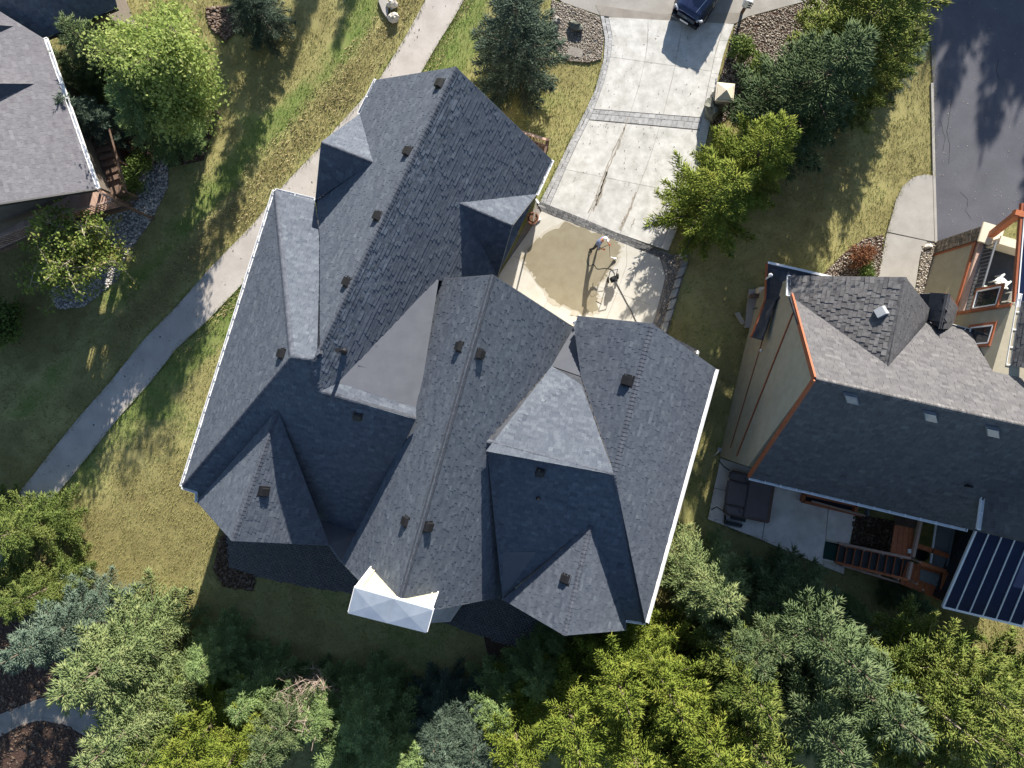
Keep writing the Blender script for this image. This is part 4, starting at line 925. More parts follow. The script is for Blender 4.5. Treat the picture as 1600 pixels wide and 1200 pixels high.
# walls: west gable wall plane just inside the rake
bN, bS = P(1187,445), P(1124.5,713.5); wdv = (bS - bN).normalized(); wnv = Vector((wdv.y, -wdv.x, 0)); wnv = wnv if wnv.x < 0 else -wnv
pW = Plane(bN, bS, bS + Vector((0, 0, 1)))
if pW.n.x > 0: pW.n = -pW.n
tS, tN = 0, 0
ap = Vector(((bN.x + bS.x) / 2, (bN.y + bS.y) / 2, 9.55)); ap = bN + wdv * ((R['r1'] - bN).dot(wdv)); ap.z = 9.45
bN = bN + wdv * .35
q = [Vector((bN.x, bN.y, -.2)), Vector((bS.x, bS.y, -.2)), Vector((bS.x, bS.y, 4.55)), ap, Vector((bN.x, bN.y, 3.9))]
m = MB(); inn = [p - wnv * .25 for p in q]
m.add(q + inn, [(0, 1, 2, 3, 4), (9, 8, 7, 6, 5), (0, 5, 6, 1), (1, 6, 7, 2), (2, 7, 8, 3), (3, 8, 9, 4), (4, 9, 5, 0)])
part('gable_wall', m, m_stuccoT, nb)
ins = [bN - wnv * .26 + wdv * 1.0, bS - wnv * .26]; sw = axR.normalized()
m = MB().prism([ins[1], ins[1] + sw * 16, ins[0] + sw * 16 , ins[0]], -.3, 4.25); part('wall', m, m_stuccoT, nb)
m = MB().prism([p for p in offset_poly([P(1240,436,he), P(1452,486,he), P(1452,560,he), P(1240,520,he)], .55)], -.3, 4.2); part('wall', m, m_stuccoT, nb)
def wp(px, py, off=.03): p = pW.hit(px, py); return p + wnv * off
tm = MB(); tm.bar(wp(1240,489), wp(1152,712), .05, .10); part('wall_trim', tm, m_rust, nb)
tm = MB(); tm.bar(wp(1198,512), wp(1142,700), .03, .05); part('wall_trim', tm, m_rust, nb)
m = MB(); c = wp(1126,703, .09); m.box(c, (.22, .22, .3)); m.tube([c + Vector((0, -.05, -.1)), Vector((c.x, c.y - .05, .1)), Vector((c.x - .35, c.y - .3, .05))], .035); part('utility_meter', m, m_ventg, nb)
m = MB().ball(wp(1190,548,.05), .07); part('wall_lamp', m, m_white, nb)
# pent roof along the west wall with rust edge and white pipe
pent = MB(); z0, z1 = 2.95, 3.5
A_ = [P(1200,411,z0), P(1197,468,z0), P(1175,527,z0), P(1190,531,z1), P(1212,468,z1), P(1236,458,3.9), P(1300,470,4.0), P(1300,434,z0 + .4)]
pent.slab([A_[1], A_[2], A_[3], A_[4]], .12); pent.slab([A_[0], A_[1], A_[4], A_[5], A_[6], A_[7]], .12)
pr = part('pent_roof', pent, m_deck, nb)
e = MB(); e.bar(A_[0] + Vector((-.03, 0, -.07)), A_[1] + Vector((-.03, 0, -.07)), .06, .18); e.bar(A_[1] + Vector((-.03, 0, -.07)), A_[2] + Vector((-.03, 0, -.07)), .06, .18); part('edge_trim', e, m_rust, pr)
e = MB(); e.bar(A_[0] + Vector((0, .03, -.03)), A_[7] + Vector((0, .03, -.03)), .12, .1); part('edge_gutter', e, m_white, pr)
m = MB(); a = P(1197,436,3.1); m.tube([a, P(1203,431,3.9)], .05); m.ball(P(1204,430,4.0), .11); part('vent_pipe', m, m_white, pr)
# roof furniture
nU, nL2 = pU.n, pL_.n; nX = nrm(R['x1'], R['x2'], R['x4']); pX = Plane(R['x1'], R['x2'], R['x4'])
box_vent(nb, pX.hit(1378,488), nX, Vector((-1, -.3, 0)), 'roof_vent', m_ventg, 1.2)
for px, py in ((1330,621), (1453,649), (1550,673)):
    c = pL_.hit(px, py); dd = Vector((-sw.y, sw.x, 0)); dn = (Vector((.27, -1, 0)) - nL2 * Vector((.27, -1, 0)).dot(nL2)).normalized(); m = MB()
    def sq(k, z): return [c + sw * (i * k) + dn * (j * k) + nL2 * z for i, j in ((-1, -1), (1, -1), (1, 1), (-1, 1))]
    m.add(sq(.30, 0) + sq(.28, .12), [(4, 5, 6, 7), (0, 1, 5, 4), (1, 2, 6, 5), (2, 3, 7, 6), (3, 0, 4, 7)]); s_ = part('skylight', m, m_fasc, nb)
    part('pane', MB().slab(sq(.24, .145), .02), m_skyl, s_)
c = pL_.hit(1508,758); m = MB(); m.lathe([(.10, -.05), (.07, .05), (.05, .4), (.07, .4), (.07, .48)], c, 10); part('vent_pipe', m, m_vent, nb)
# two-storey east wing: west wall, windows, balcony, pier
w0, w1 = P(1460,398), P(1424,520); ed = (w1 - w0).normalized(); en = Vector((ed.y, -ed.x, 0)); en = en if en.x < 0 else -en
pE = Plane(w0, w1, w1 + Vector((0, 0, 1)))
if pE.n.x > 0: pE.n = -pE.n
def ep(px, py, off=.0): return pE.hit(px, py) + en * off
zb = ep(1527,373).z
tr_ = (ep(1508,488) - w0).dot(ed); Ltot = 9.0
def ew(t, z, off=0.0): p = w0 + ed * t + en * off; return Vector((p.x, p.y, z))
m = MB(); m.add([ew(0, -.2), ew(Ltot, -.2), ew(Ltot, zb), ew(0, zb)] + [ew(0, -.2, -6), ew(Ltot, -.2, -6), ew(Ltot, zb, -6), ew(0, zb, -6)], [(0, 1, 2, 3), (3, 2, 6, 7), (0, 3, 7, 4), (1, 5, 6, 2)]); part('wall', m, m_stuccoT, nb)
ztop = 7.35
m = MB(); m.add([ew(tr_, zb), ew(Ltot, zb), ew(Ltot, ztop), ew(tr_, ztop), ew(tr_, zb, -6), ew(Ltot, zb, -6), ew(Ltot, ztop, -6), ew(tr_, ztop, -6)], [(0, 1, 2, 3), (0, 3, 7, 4), (3, 2, 6, 7), (1, 5, 6, 2)]); up = part('upper_wall', m, m_stuccoT, nb)
tm = MB(); tm.bar(ew(0, -.1, .02), ew(0, zb, .02), .14, .05, up=en); tm.bar(ew(0, zb - .05, .03), ew(tr_, zb - .05, .03), .06, .2); tm.bar(ew(tr_, zb, .02), ew(tr_, ztop, .02), .16, .06, up=en); tm.bar(ew(tr_, zb + .02, .03), ew(Ltot, zb + .02, .03), .05, .1); part('wall_trim', tm, m_rust, nb)
def win(pa, pb, pc, pd):
    a, b, c_, d = [ep(*k, .0) for k in (pa, pb, pc, pd)]; t0 = (a - w0).dot(ed); t1 = (d - w0).dot(ed); zlo = (a.z + d.z) / 2; zhi = (b.z + c_.z) / 2
    f = MB(); wdt = .13
    f.bar(ew(t0 - wdt / 2, zlo - wdt, .03), ew(t0 - wdt / 2, zhi + wdt, .03), wdt, .07, up=en); f.bar(ew(t1 + wdt / 2, zlo - wdt, .03), ew(t1 + wdt / 2, zhi + wdt, .03), wdt, .07, up=en)
    f.bar(ew(t0, zlo - wdt / 2, .03), ew(t1, zlo - wdt / 2, .03), wdt, .07, up=en); f.bar(ew(t0, zhi + wdt / 2, .03), ew(t1, zhi + wdt / 2, .03), wdt, .07, up=en)
    o = part('window', f, m_rust, up); i = MB()
    i.bar(ew(t0 + .03, zlo, .05), ew(t0 + .03, zhi, .05), .06, .05, up=en); i.bar(ew(t1 - .03, zlo, .05), ew(t1 - .03, zhi, .05), .06, .05, up=en); i.bar(ew(t0, zlo + .03, .05), ew(t1, zlo + .03, .05), .06, .05, up=en); i.bar(ew(t0, zhi - .03, .05), ew(t1, zhi - .03, .05), .06, .05, up=en)
    part('sash', i, m_white, o); part('pane', MB().add([ew(t0, zlo, .02), ew(t1, zlo, .02), ew(t1, zhi, .02), ew(t0, zhi, .02)], [(0, 1, 2, 3)]), m_glass, o)
win((1528,455), (1566,446), (1560,474), (1521,483)); win((1518,512), (1555,503), (1548,531), (1510,540))
er = Roof(nb, [m_shinB, m_deck, m_membr, m_shinBo], expo=.165, seed=4); EV = [P(1596,470,7.4), P(1579,570,7.4), P(1760,615,11.3), P(1780,500,11.3)]
er.face(EV, EV[1] - EV[0]); er.finish(0, 0); gutter(P(1598,460,7.4), EV[1], nb, w=.18, out=Vector((-1, 0, 0)))
# balcony floor, parapet, rail, low wall with cream cap
bal = thing('balcony', 'small balcony with grey balusters and two white chairs on the right-hand house', 'balcony', ew(1.5, 0, -1.5))
part('floor', MB().slab([ew(.1, zb + .03, -.15), ew(tr_ - .1, zb + .03, -.15), ew(tr_ - .1, zb + .03, -4), ew(.1, zb + .03, -4)][::-1], -.02), m_bfloor, bal)
part('parapet', MB().bar(ew(.05, zb + .14, -.13), ew(tr_ - .1, zb + .14, -.13), .24, .22), m_woodp, bal)
rl = MB(); rl.bar(ew(.1, zb + 1.05, -.3), ew(tr_ - .1, zb + 1.05, -.3), .08, .06); rl.bar(ew(.1, zb + .2, -.3), ew(tr_ - .1, zb + .2, -.3), .05, .05); part('rail', rl, m_fasc, bal)
nbal = 18; bm_ = MB().bar((0, 0, zb + .2), (0, 0, zb + 1.03), .035, .035).mesh('baluster', m_fasc)
for k in range(nbal):
    p = ew(.2 + (tr_ - .4) * k / (nbal - 1), 0, -.3); inst('baluster', bm_, bal, Matrix.Translation(Vector((p.x, p.y, 0))))
part('low_wall', MB().bar(ew(.0, zb + .5, -.5), ew(.0, zb + .5, -2.3), .3, 1.0), m_cream, bal)
part('cap', MB().bar(ew(-.02, zb + 1.04, -.45), ew(-.02, zb + 1.04, -2.3), .42, .09), m_cream, bal)
def chair(label, t, off, rot, name='garden_chair'):
    c = ew(t, zb + .06, off); th = thing(name, label, 'chair', c, 'white chairs on the balcony'); M4 = Matrix.Translation(c) @ Matrix.Rotation(rot, 4, 'Z')
    def T(m): m.v = [tuple(M4 @ Vector(p)) for p in m.v]; return m
    part('seat', T(MB().box((0, 0, .42), (.52, .50, .06))), m_wchair, th, bevel=.015)
    for k in range(5): part('back_slat', T(MB().bar((-.22 + k * .11, .24, .46), (-.22 + k * .11, .34, 1.0), .075, .03)), m_wchair, th)
    part('back_rail', T(MB().bar((-.28, .35, 1.0), (.28, .35, 1.0), .06, .06)), m_wchair, th)
    for sx in (-.24, .24):
        part('armrest', T(MB().box((sx, 0, .64), (.08, .52, .04))), m_wchair, th)
        for sy in (-.22, .22): part('leg', T(MB().bar((sx, sy, 0), (sx, sy, .62), .05, .05)), m_wchair, th)
    return th
chair('white slatted chair in the middle of the balcony floor', 1.75, -1.45, 2.3)
chair('white cushioned chair at the corner of the balcony below the glass roof', 2.35, -2.3, 1.2)
tb = thing('table', 'small pale table beside the railing of the balcony', 'table', ew(2.6, zb, -.95)); c = ew(2.55, zb, -.95)
part('top', MB().box((c.x, c.y, zb + .48), (.55, .8, .04), -.3), m_cush, tb)
for sx, sy in ((-.2, -.3), (.2, -.3), (.2, .3), (-.2, .3)): part('leg', MB().bar((c.x + sx, c.y + sy, zb + .05), (c.x + sx, c.y + sy, zb + .46), .04, .04), m_black, tb)
# stone pier with white cap and rust post carrying the glazed roof
t_ = -.35; pier = part('stone_pier', MB().prism([Vector((p.x, p.y)) for p in (ew(-.03, 0, .06), ew(-.75, 0, .06), ew(-.75, 0, -.75), ew(-.03, 0, -.75))], -.2, zb + .35), m_deck, nb)
stz = 0.0; rr = random.Random(4)
while stz < zb + .3:
    hh = rr.uniform(.12, .2); x = 0.0
    while x < .72:
        ww = min(rr.uniform(.14, .32), .72 - x)
        part('stone', MB().bar(ew(-.03 - x - .01, stz + hh / 2, .07), ew(-.03 - x - ww + .01, stz + hh / 2, .07), rr.uniform(.05, .10), hh - .02), m_riv if 'm_riv' in globals() else m_river, pier); x += ww
    stz += hh
part('pier_cap', MB().prism([Vector((p.x, p.y)) for p in (ew(.12, 0, .2), ew(-.9, 0, .2), ew(-.9, 0, -.9), ew(.12, 0, -.9))], zb + .35, zb + .47), m_cream, nb, bevel=.02)
pc = ew(-.39, zb + .47, -.35); part('timber_post', MB().bar(pc, P(1592,333,7.2), .28, .28), m_rustd, nb); part('timber_beam', MB().bar(P(1584,332,7.1), P(1612,340,7.1), .25, .25), m_rustd, nb)
gr = part('glazed_roof', MB().slab([P(1596,318,7.1), P(1640,330,7.4), P(1620,475,7.4), P(1584,472,7.0)], .06), m_panel, nb); e = MB(); e.bar(P(1596,318,7.12), P(1584,472,7.02), .10, .16); part('edge_trim', e, m_rust, gr); e = MB(); e.bar(P(1602,319,7.2), P(1590,472,7.1), .05, .05); part('glazing_bar', e, m_white, gr)
# ---------------------------------------------------------------- sunroom glass roof, deck and stairs behind
sun_r = thing('sunroom', 'sunroom with dark blue glass roof and white glazing bars below the right-hand house', 'sunroom', P(1560, 900))
zs = 3.6; SR_ = [P(1531,812,4.3), P(1472,948,zs), P(1700,1003,zs), P(1760,850,4.3)]
part('glass_roof', MB().slab(SR_, .05), m_panel, sun_r)
for k in range(12):
    f = k / 11.0; a = SR_[0].lerp(SR_[3], f); b = SR_[1].lerp(SR_[2], f); part('glazing_bar', MB().bar(a + Vector((0, 0, .04)), b + Vector((0, 0, .04)), .05, .05), m_white, sun_r)
e = MB(); e.bar(SR_[1] + Vector((0, 0, .03)), SR_[2] + Vector((0, 0, .03)), .10, .12); e.bar(SR_[0] + Vector((0, 0, .03)), SR_[1] + Vector((0, 0, .03)), .10, .12); part('eave_trim', e, m_white, sun_r)
gl = MB(); a, b, c = P(1543,818,zs), P(1487,946,zs), P(1700,1000,zs)
for p, q in ((a, b), (b, c)):
    gl.add([Vector((p.x, p.y, 1.6)), Vector((q.x, q.y, 1.6)), Vector((q.x, q.y, zs - .05)), Vector((p.x, p.y, zs - .05))], [(0, 1, 2, 3)])
part('glass_wall', gl, m_glass, sun_r)
deck = thing('deck', 'raised rust coloured timber deck and landing beside the sunroom', 'deck', P(1440, 880))
zd = 2.0
def dbar(a, b, z, w=.12, h=.12, mat=m_rustd, name='beam', z2=None): return part(name, MB().bar(P(*a, z), P(*b, z if z2 is None else z2), w, h), mat, deck)
def brd(pts, z, n, mat, name='board', th=.04, gap=.012):
    a, b, c, d = [P(*k, z) for k in pts]
    for k in range(n):
        f0, f1 = (k + .03) / n, (k + .97) / n; part(name, MB().prism([a.lerp(b, f0), a.lerp(b, f1), d.lerp(c, f1), d.lerp(c, f0)], z - th, z), mat, deck)
brd([(1418,878),(1487,893),(1468,938),(1406,912)], zd, 9, m_rustd)
part('mat', MB().prism(PX([(1438,889),(1469,898),(1463,916),(1436,906)], zd), zd, zd + .03), m_greym, deck)
brd([(1398,820),(1428,826),(1426,872),(1391,864)], zd, 4, m_rustd, 'board')
brd([(1398,806),(1434,812),(1430,826),(1399,819)], .3, 12, m_woodd, 'board')
brd([(1462,816),(1492,824),(1482,866),(1456,860)], zd - .1, 1, m_greym, 'landing_panel'); brd([(1454,865),(1480,871),(1476,890),(1452,884)], zd - .1, 1, m_greym, 'landing_panel')
dbar((1426,850), (1482,869), zd + .1, .26, .1); dbar((1440,806), (1426,870), zd + .25, .14, .2, m_woodp, 'post_rail'); dbar((1424,878), (1418,905), zd + .25, .14, .2, m_woodp, 'post_rail')
dbar((1436,879), (1478,893), zd + .5, .2, .12); dbar((1478,893), (1470,936), zd + .4, .2, .12); dbar((1463,816), (1454,880), zd + .1, .06, .1, m_white, 'rail'); dbar((1492,824), (1478,892), zd + .1, .05, .1, m_fasc, 'rail')
part('wall_socket', MB().box(P(1422,861,zd + .1), (.22, .22, .12)), m_white, deck)
m = MB(); c = P(1441,866,.9); m.lathe([(.30, -.6), (.38, 0), (.33, 0), (.3, -.1)], c, 14); single('flower_pot', m, m_black, 'round black pot beneath the deck beside the stairs', 'pot', c, smooth=False)
# stairs
stw = thing('staircase', 'outdoor staircase of nine dark treads with timber rails up to the deck', 'stairs', P(1360, 880))
S0, S1, S2, S3 = P(1311,852), P(1306,877), P(1419,904), P(1424,876)
n = 9
for k in range(n):
    f0, f1 = k / n, (k + .92) / n; z = .2 * (k + 1)
    a = S0.lerp(S3, f0); b = S1.lerp(S2, f0); c = S1.lerp(S2, f1); d = S0.lerp(S3, f1); sc = (CAMH - z) / CAMH
    t = part('tread', MB().prism([Vector((p.x * sc, p.y * sc)) for p in (a, b, c, d)], z - .05, z), m_greym if False else m_bfloor, stw)
    e = MB(); a2 = a.lerp(a, 0) * 1.0; e.bar(Vector((a.x * sc, a.y * sc, z + .01)), Vector((b.x * sc, b.y * sc, z + .01)), .05, .05); part('nosing', e, m_rustd, t)
for (s, e_, mt, dx) in ((S0, S3, m_woodp, .12), (S1, S2, m_rustd, -.06)):
    za, zc_ = 1.0, 2.9; k0, k1 = (CAMH - za) / CAMH, (CAMH - zc_) / CAMH
    part('handrail', MB().bar(Vector((s.x * k0, s.y * k0 + dx, za)), Vector((e_.x * k1, e_.y * k1 + dx, zc_)), .12, .08), mt, stw)
    part('stringer', MB().bar(Vector((s.x, s.y + dx * .5, .1)), Vector((e_.x * .95, e_.y * .95 + dx * .5, 1.8)), .08, .25), m_rustd, stw)
    for k in range(5):
        f = k / 4; p = s.lerp(e_, f); z = .2 + 1.7 * f; kk = (CAMH - z) / CAMH; kt = (CAMH - z - .85) / CAMH
        part('post', MB().bar((p.x * kk, p.y * kk + dx, z - .2), (p.x * kk, p.y * kk + dx, z + .8), .08, .08), m_woodp, stw)
part('lower_rail', MB().bar(P(1318,884,.3), P(1444,922,2.0), .10, .10), m_woodp, stw)
m = MB().prism(PX([(1291,842),(1313,848),(1308,852),(1289,845)]), .0, .06); m.prism(PX([(1284,874),(1308,880),(1306,886),(1284,878)]), .0, .06)
part('mat_edge', m, m_cream, stw); single('door_mat', MB().prism(PX([(1289,845),(1311,850),(1306,877),(1285,872)]), .03, .06), m_green, 'dark green mat at the foot of the outdoor staircase', 'mat', P(1298, 861))
# orange framed window well / planter under the eave
wp_ = thing('timber_frame', 'long rust coloured timber frame on the patio below the eave', 'timber frame', P(1300, 788))
for a, b in (((1256,772),(1338,790)), ((1253,783),(1345,805)), ((1256,772),(1253,783)), ((1337,790),(1334,802))): part('beam', MB().bar(P(*a, .35), P(*b, .35), .16, .3), m_rustd, wp_)
part('top_rail', MB().bar(P(1268,783,.5), P(1352,806,.5), .10, .06), m_woodp, wp_); part('inner_panel', MB().prism(PX([(1258,774),(1336,791),(1334,798),(1256,781)]), .02, .12), m_deck, wp_)
part('side_rail', MB().bar(P(1356,790,.4), P(1354,806,.4), .08, .4), m_fasc, wp_)
# hot tub
tub = thing('hot_tub', 'brown hot tub with folded cover on the neighbour patio', 'hot tub', P(1168, 780))
part('tub_body', MB().prism(PX([(1142,734),(1204,749),(1194,814),(1128,800)]), 0, .82), m_woodd, tub, bevel=.06)
for q in ([(1141,736),(1171,742),(1169,755),(1138,748)], [(1137.5,749.5),(1169,756.5),(1163,793),(1132,786)], [(1131.5,787.5),(1162.5,794.5),(1160,808),(1134,802)]):
    part('cover_panel', MB().prism(PX(q, 1.0), .83, 1.05), m_tubc, tub, bevel=.07)
part('cover_panel', MB().prism(PX([(1172,743),(1208,751),(1198,813),(1161,808)], .95), .83, .98), m_tubc, tub, bevel=.05)
for a, b in (((1164,746),(1166,754)), ((1155,796),(1157,802))): part('cover_strap', MB().bar(P(*a, 1.07), P(*b, 1.07), .05, .02), m_black, tub)
lift_ = MB(); lift_.tube([P(1122,718,.9), P(1130,728,1.2), P(1140,735,1.1)], .035); lift_.tube([P(1112,796,.2), P(1120,792,.7), P(1132,800,1.0)], .03); part('cover_lifter', lift_, m_black, tub)
sp = thing('tub_steps', 'black two tread step in front of the hot tub', 'steps', P(1146, 815))
part('tread', MB().prism(PX([(1139,804),(1162,809),(1161,814),(1138,809)]), .3, .38), m_black, sp); part('tread', MB().prism(PX([(1134,812),(1159,818),(1157,823),(1133,818)]), .12, .2), m_black, sp); part('frame', MB().bar(P(1133,805,.2), P(1132,818,.1), .05, .2), m_black, sp)
e = MB(); e.bar(P(1134,811,.22), P(1160,817,.22), .03, .03); e.bar(P(1133,819,.22), P(1158,825,.22), .03, .03); part('edge', e, m_fasc, sp)
# porch pad, bench and crate by the pent roof
pad = sheet('porch_pad', PX([(1170,452),(1202,452),(1192,512),(1163,512)]), .08, m_walk, .15)
bn = thing('bench', 'black metal bench with pale slats on the small porch under the dark pent roof', 'bench', P(1188, 492))
for k in range(6): part('slat', MB().bar(P(1184 + 0, 484 + k * 2.8, .45), P(1191, 486 + k * 2.8, .45), .05, .03), m_wchair, bn)
for y in (482, 497): part('leg', MB().tube([P(1176, y + 1, .05), P(1181, y - 1, .5), P(1186, y + 3, .5), P(1190, y + 6, .02)], .025), m_black, bn)
cr = thing('wooden_crate', 'pale wooden crate on the porch near the black bench', 'crate', P(1184, 457)); part('box', MB().prism(PX([(1180,451),(1193,450),(1191,459),(1179,460)]), .08, .6), m_cream, cr, bevel=.02); part('shadow_box', MB().prism(PX([(1170,461),(1186,459),(1184,467),(1168,466)]), .08, .35), m_woodd, cr)  # lower dark box stands in for the crate's shadow
m = MB().prism(PX([(1147,489),(1154,488),(1163,505),(1158,508)]), 0, .15); single('splash_block', m, m_walk, 'pale concrete splash block lying on the grass by the porch', 'splash block', P(1155, 498), bevel=.02)

# ================================================================== LEFT-HAND HOUSE
lh = thing('house', 'house with worn grey shingle roof and white gutter at the upper left', 'house', P(30, 200))
zL = 5.0
Lp = Plane((68,60,zL), (150,295,zL), P(-180,355,9.4))
L = {'a': P(68,60,zL), 'b': P(150,295,zL), 'c': Lp.hit(0,320), 'd': Lp.hit(-220,352), 'e': Lp.hit(-260,60), 'f': Lp.hit(0,18)}
RL = Roof(lh, [m_shinL, m_deck, m_membr, m_shinL], expo=.15, lift=(.006, .012), seed=12)
RL.face([L['a'], L['b'], L['c'], L['d'], L['e'], L['f']], L['b'] - L['a'])
dkp = Plane((72,58,4.2), (183,12,4.2), (60,-40,5.9))
dk = [dkp.hit(66,62), P(183,12,4.2), dkp.hit(168,-50), dkp.hit(-30,-34), dkp.hit(-18,30)]
RLd = Roof(lh, [m_shingle, m_deck, m_membr, m_shinobj], expo=.15, seed=13); RLd.face(dk, dk[1] - dk[0])
RL.finish(0, 0); RLd.finish(0, 0)
gutter(L['a'], L['b'], lh, w=.16, out=Vector((1, 0, 0))); gutter(dk[0], dk[1], lh, w=.08, mat=m_black, out=Vector((0, -1, 0)), straps=False)
e = MB(); e.bar(L['b'] + Vector((0, -.02, -.1)), L['d'] + Vector((0, -.02, -.1)), .08, .22); part('rake_trim', e, m_black, lh)
for (x, y, wd, s) in ((55, 131, 24, 1.0), (22, 41, 18, 1.0)):
    a = Lp.hit(x, y); b = Lp.hit(x - 130, y + 4); b2 = Lp.hit(x - 125, y + wd + 30); r_ = Lp.hit(x - 128, y + wd) + Vector((0, 0, 1.7)); m = MB()
    part('dormer', MB().add([a, b, r_], [(0, 1, 2)]).add([a, r_, b2], [(0, 1, 2)], 1), [m_cream, m_shingle], lh)  # sunlit side coloured cream, shadowed side coloured as dark shingle
ed_ = (L['b'] - L['a']).normalized(); en_ = Vector((ed_.y, -ed_.x, 0)); en_ = en_ if en_.x > 0 else -en_
A0 = Vector((L['a'].x, L['a'].y, 0)) - en_ * 1.0 + ed_ * .6; B0 = Vector((L['b'].x, L['b'].y, 0)) - en_ * 1.0 - ed_ * 1.2
part('wall', MB().prism([A0, B0, B0 - en_ * 14, A0 - en_ * 14], -.2, 4.75), m_lwall, lh)
gsw = MB(); q = [B0 - en_ * .0, B0 - en_ * 14]; gsw.add([Vector((q[0].x, q[0].y, 4.7)), Vector((q[1].x, q[1].y, 4.7)), Vector((q[1].x, q[1].y, 12.5 * .9)), ], [(0, 1, 2)]); part('gable_wall', gsw, m_lwall, lh)
k1 = P(80,62,4.2); k2 = P(178,22,4.2); kd = (k2 - k1).normalized(); kn = Vector((-kd.y, kd.x, 0)); kn = kn if kn.y > 0 else -kn
part('wall', MB().prism([Vector((p.x, p.y)) for p in (Vector((k1.x, k1.y, 0)) + kn * .5, Vector((k2.x, k2.y, 0)) + kn * .5 - kd * .5, Vector((k2.x, k2.y, 0)) + kn * 5 - kd * .5, Vector((k1.x, k1.y, 0)) + kn * 4)], -.2, 3.9), m_lwall, lh)
m = MB().bar(Vector((k1.x, k1.y, 1.6)) + kn * .47 + kd * .5, Vector((k1.x, k1.y, 1.6)) + kn * .47 + kd * 2.0, .06, 1.0); part('window', m, m_glass, lh)
# porch north of it
po = thing('porch', 'brown timber porch with grey mat below the dark roof at the upper left', 'porch', P(165, 60))
for k in range(10):
    f0, f1 = k / 10, (k + .95) / 10; a, b, c, d = P(150,48,.5), P(182,30,.5), P(212,62,.5), P(178,84,.5)
    part('board', MB().prism([a.lerp(b, f0), a.lerp(b, f1), d.lerp(c, f1), d.lerp(c, f0)], .42, .5), m_woodd, po)
part('mat', MB().prism(PX([(138,46),(157,37),(167,47),(148,58)], .5), .5, .54), m_greym, po)
for k in range(4): part('step', MB().prism(PX([(150 + k * 5, 55 + k * 2.5), (162 + k * 5, 48 + k * 2.5), (184 + k * 4, 70 + k * 2.5), (172 + k * 4, 78 + k * 2.5)]), 0, .40 - .09 * k), m_woodd, po)
m = MB().ball(P(159,53,.75), (.12, .12, .2)); part('finial', m, m_wchair, po); part('post', MB().bar(P(159,53,0), P(159,53,.6), .1, .1), m_woodd, po)
sheet('side_walk', PX([(172,-10),(196,-8),(204,40),(240,80),(232,92),(196,56)]), .03, m_walk, .1)
# rear deck with sunlit boards and railing
rd = thing('deck', 'timber deck with railing at the foot of the upper left house', 'deck', P(100, 325))
zk = 2.9; nbd = 11
D = [P(-20,372,zk), P(112,303,zk), P(158,299,zk), P(194,321,zk), P(88,348,zk), P(0,384,zk)]
a, b, c, d = D[1], P(160,298,zk), D[3], P(88,348,zk)
for k in range(nbd):
    f0, f1 = k / nbd, (k + .95) / nbd; part('board', MB().prism([a.lerp(b, f0), a.lerp(b, f1), d.lerp(c, f1), d.lerp(c, f0)], zk - .05, zk), m_woodp, rd)
a, b, c, d = P(-20,376,zk), D[1], P(88,348,zk), P(-10,392,zk)
for k in range(9):
    f0, f1 = k / 9, (k + .96) / 9; part('board', MB().prism([a.lerp(b, f0), a.lerp(b, f1), d.lerp(c, f1), d.lerp(c, f0)], zk - .05, zk), m_woodp, rd)
part('base', MB().prism([Vector((p.x * .99, p.y * .99)) for p in (P(-20,374,zk), D[1], P(158,299,zk), D[3], D[4], P(-10,390,zk))], zk - .4, zk - .07), m_woodd, rd)
bme = MB().bar((0, 0, zk), (0, 0, zk + .9), .045, .045).mesh('baluster', m_woodp)
for a, b, n in ((P(-10,390,zk), D[4], 20), (D[4], D[3], 22), (D[3], D[2], 8)):
    part('rail', MB().bar(a + Vector((0, 0, .95)), b + Vector((0, 0, .95)), .09, .06), m_woodp, rd)
    for k in range(n): p = a.lerp(b, k / n); inst('baluster', bme, rd, Matrix.Translation(Vector((p.x, p.y, 0))))
    part('post', MB().bar(Vector((b.x, b.y, 0)), Vector((b.x, b.y, zk + 1.05)), .12, .12), m_woodd, rd)
# side stair/landing along the east wall
ls = thing('side_landing', 'narrow shaded timber landing and steps along the upper left house gutter side', 'landing', P(150, 270))
for k in range(7):
    a = P(140 + k * 5.0, 215 + k * 11, 1.6); b = P(166 + k * 3.6, 208 + k * 11, 1.6); part('tread', MB().bar(a, b, .24, .06), m_woodd, ls)
part('base', MB().prism([Vector((q.x, q.y)) for q in (P(136,206,1.5), P(166,200,1.5), P(192,300,1.5), P(172,306,1.5))], 0, 1.5), m_woodd, ls); part('handrail', MB().bar(P(170,200,2.4), P(198,300,2.4), .07, .06), m_woodd, ls)
for px, py in ((170,200), (184,250), (198,300)): q = P(px, py, 2.4); part('post', MB().bar(Vector((q.x, q.y, 1.5)), q, .09, .09), m_woodd, ls)
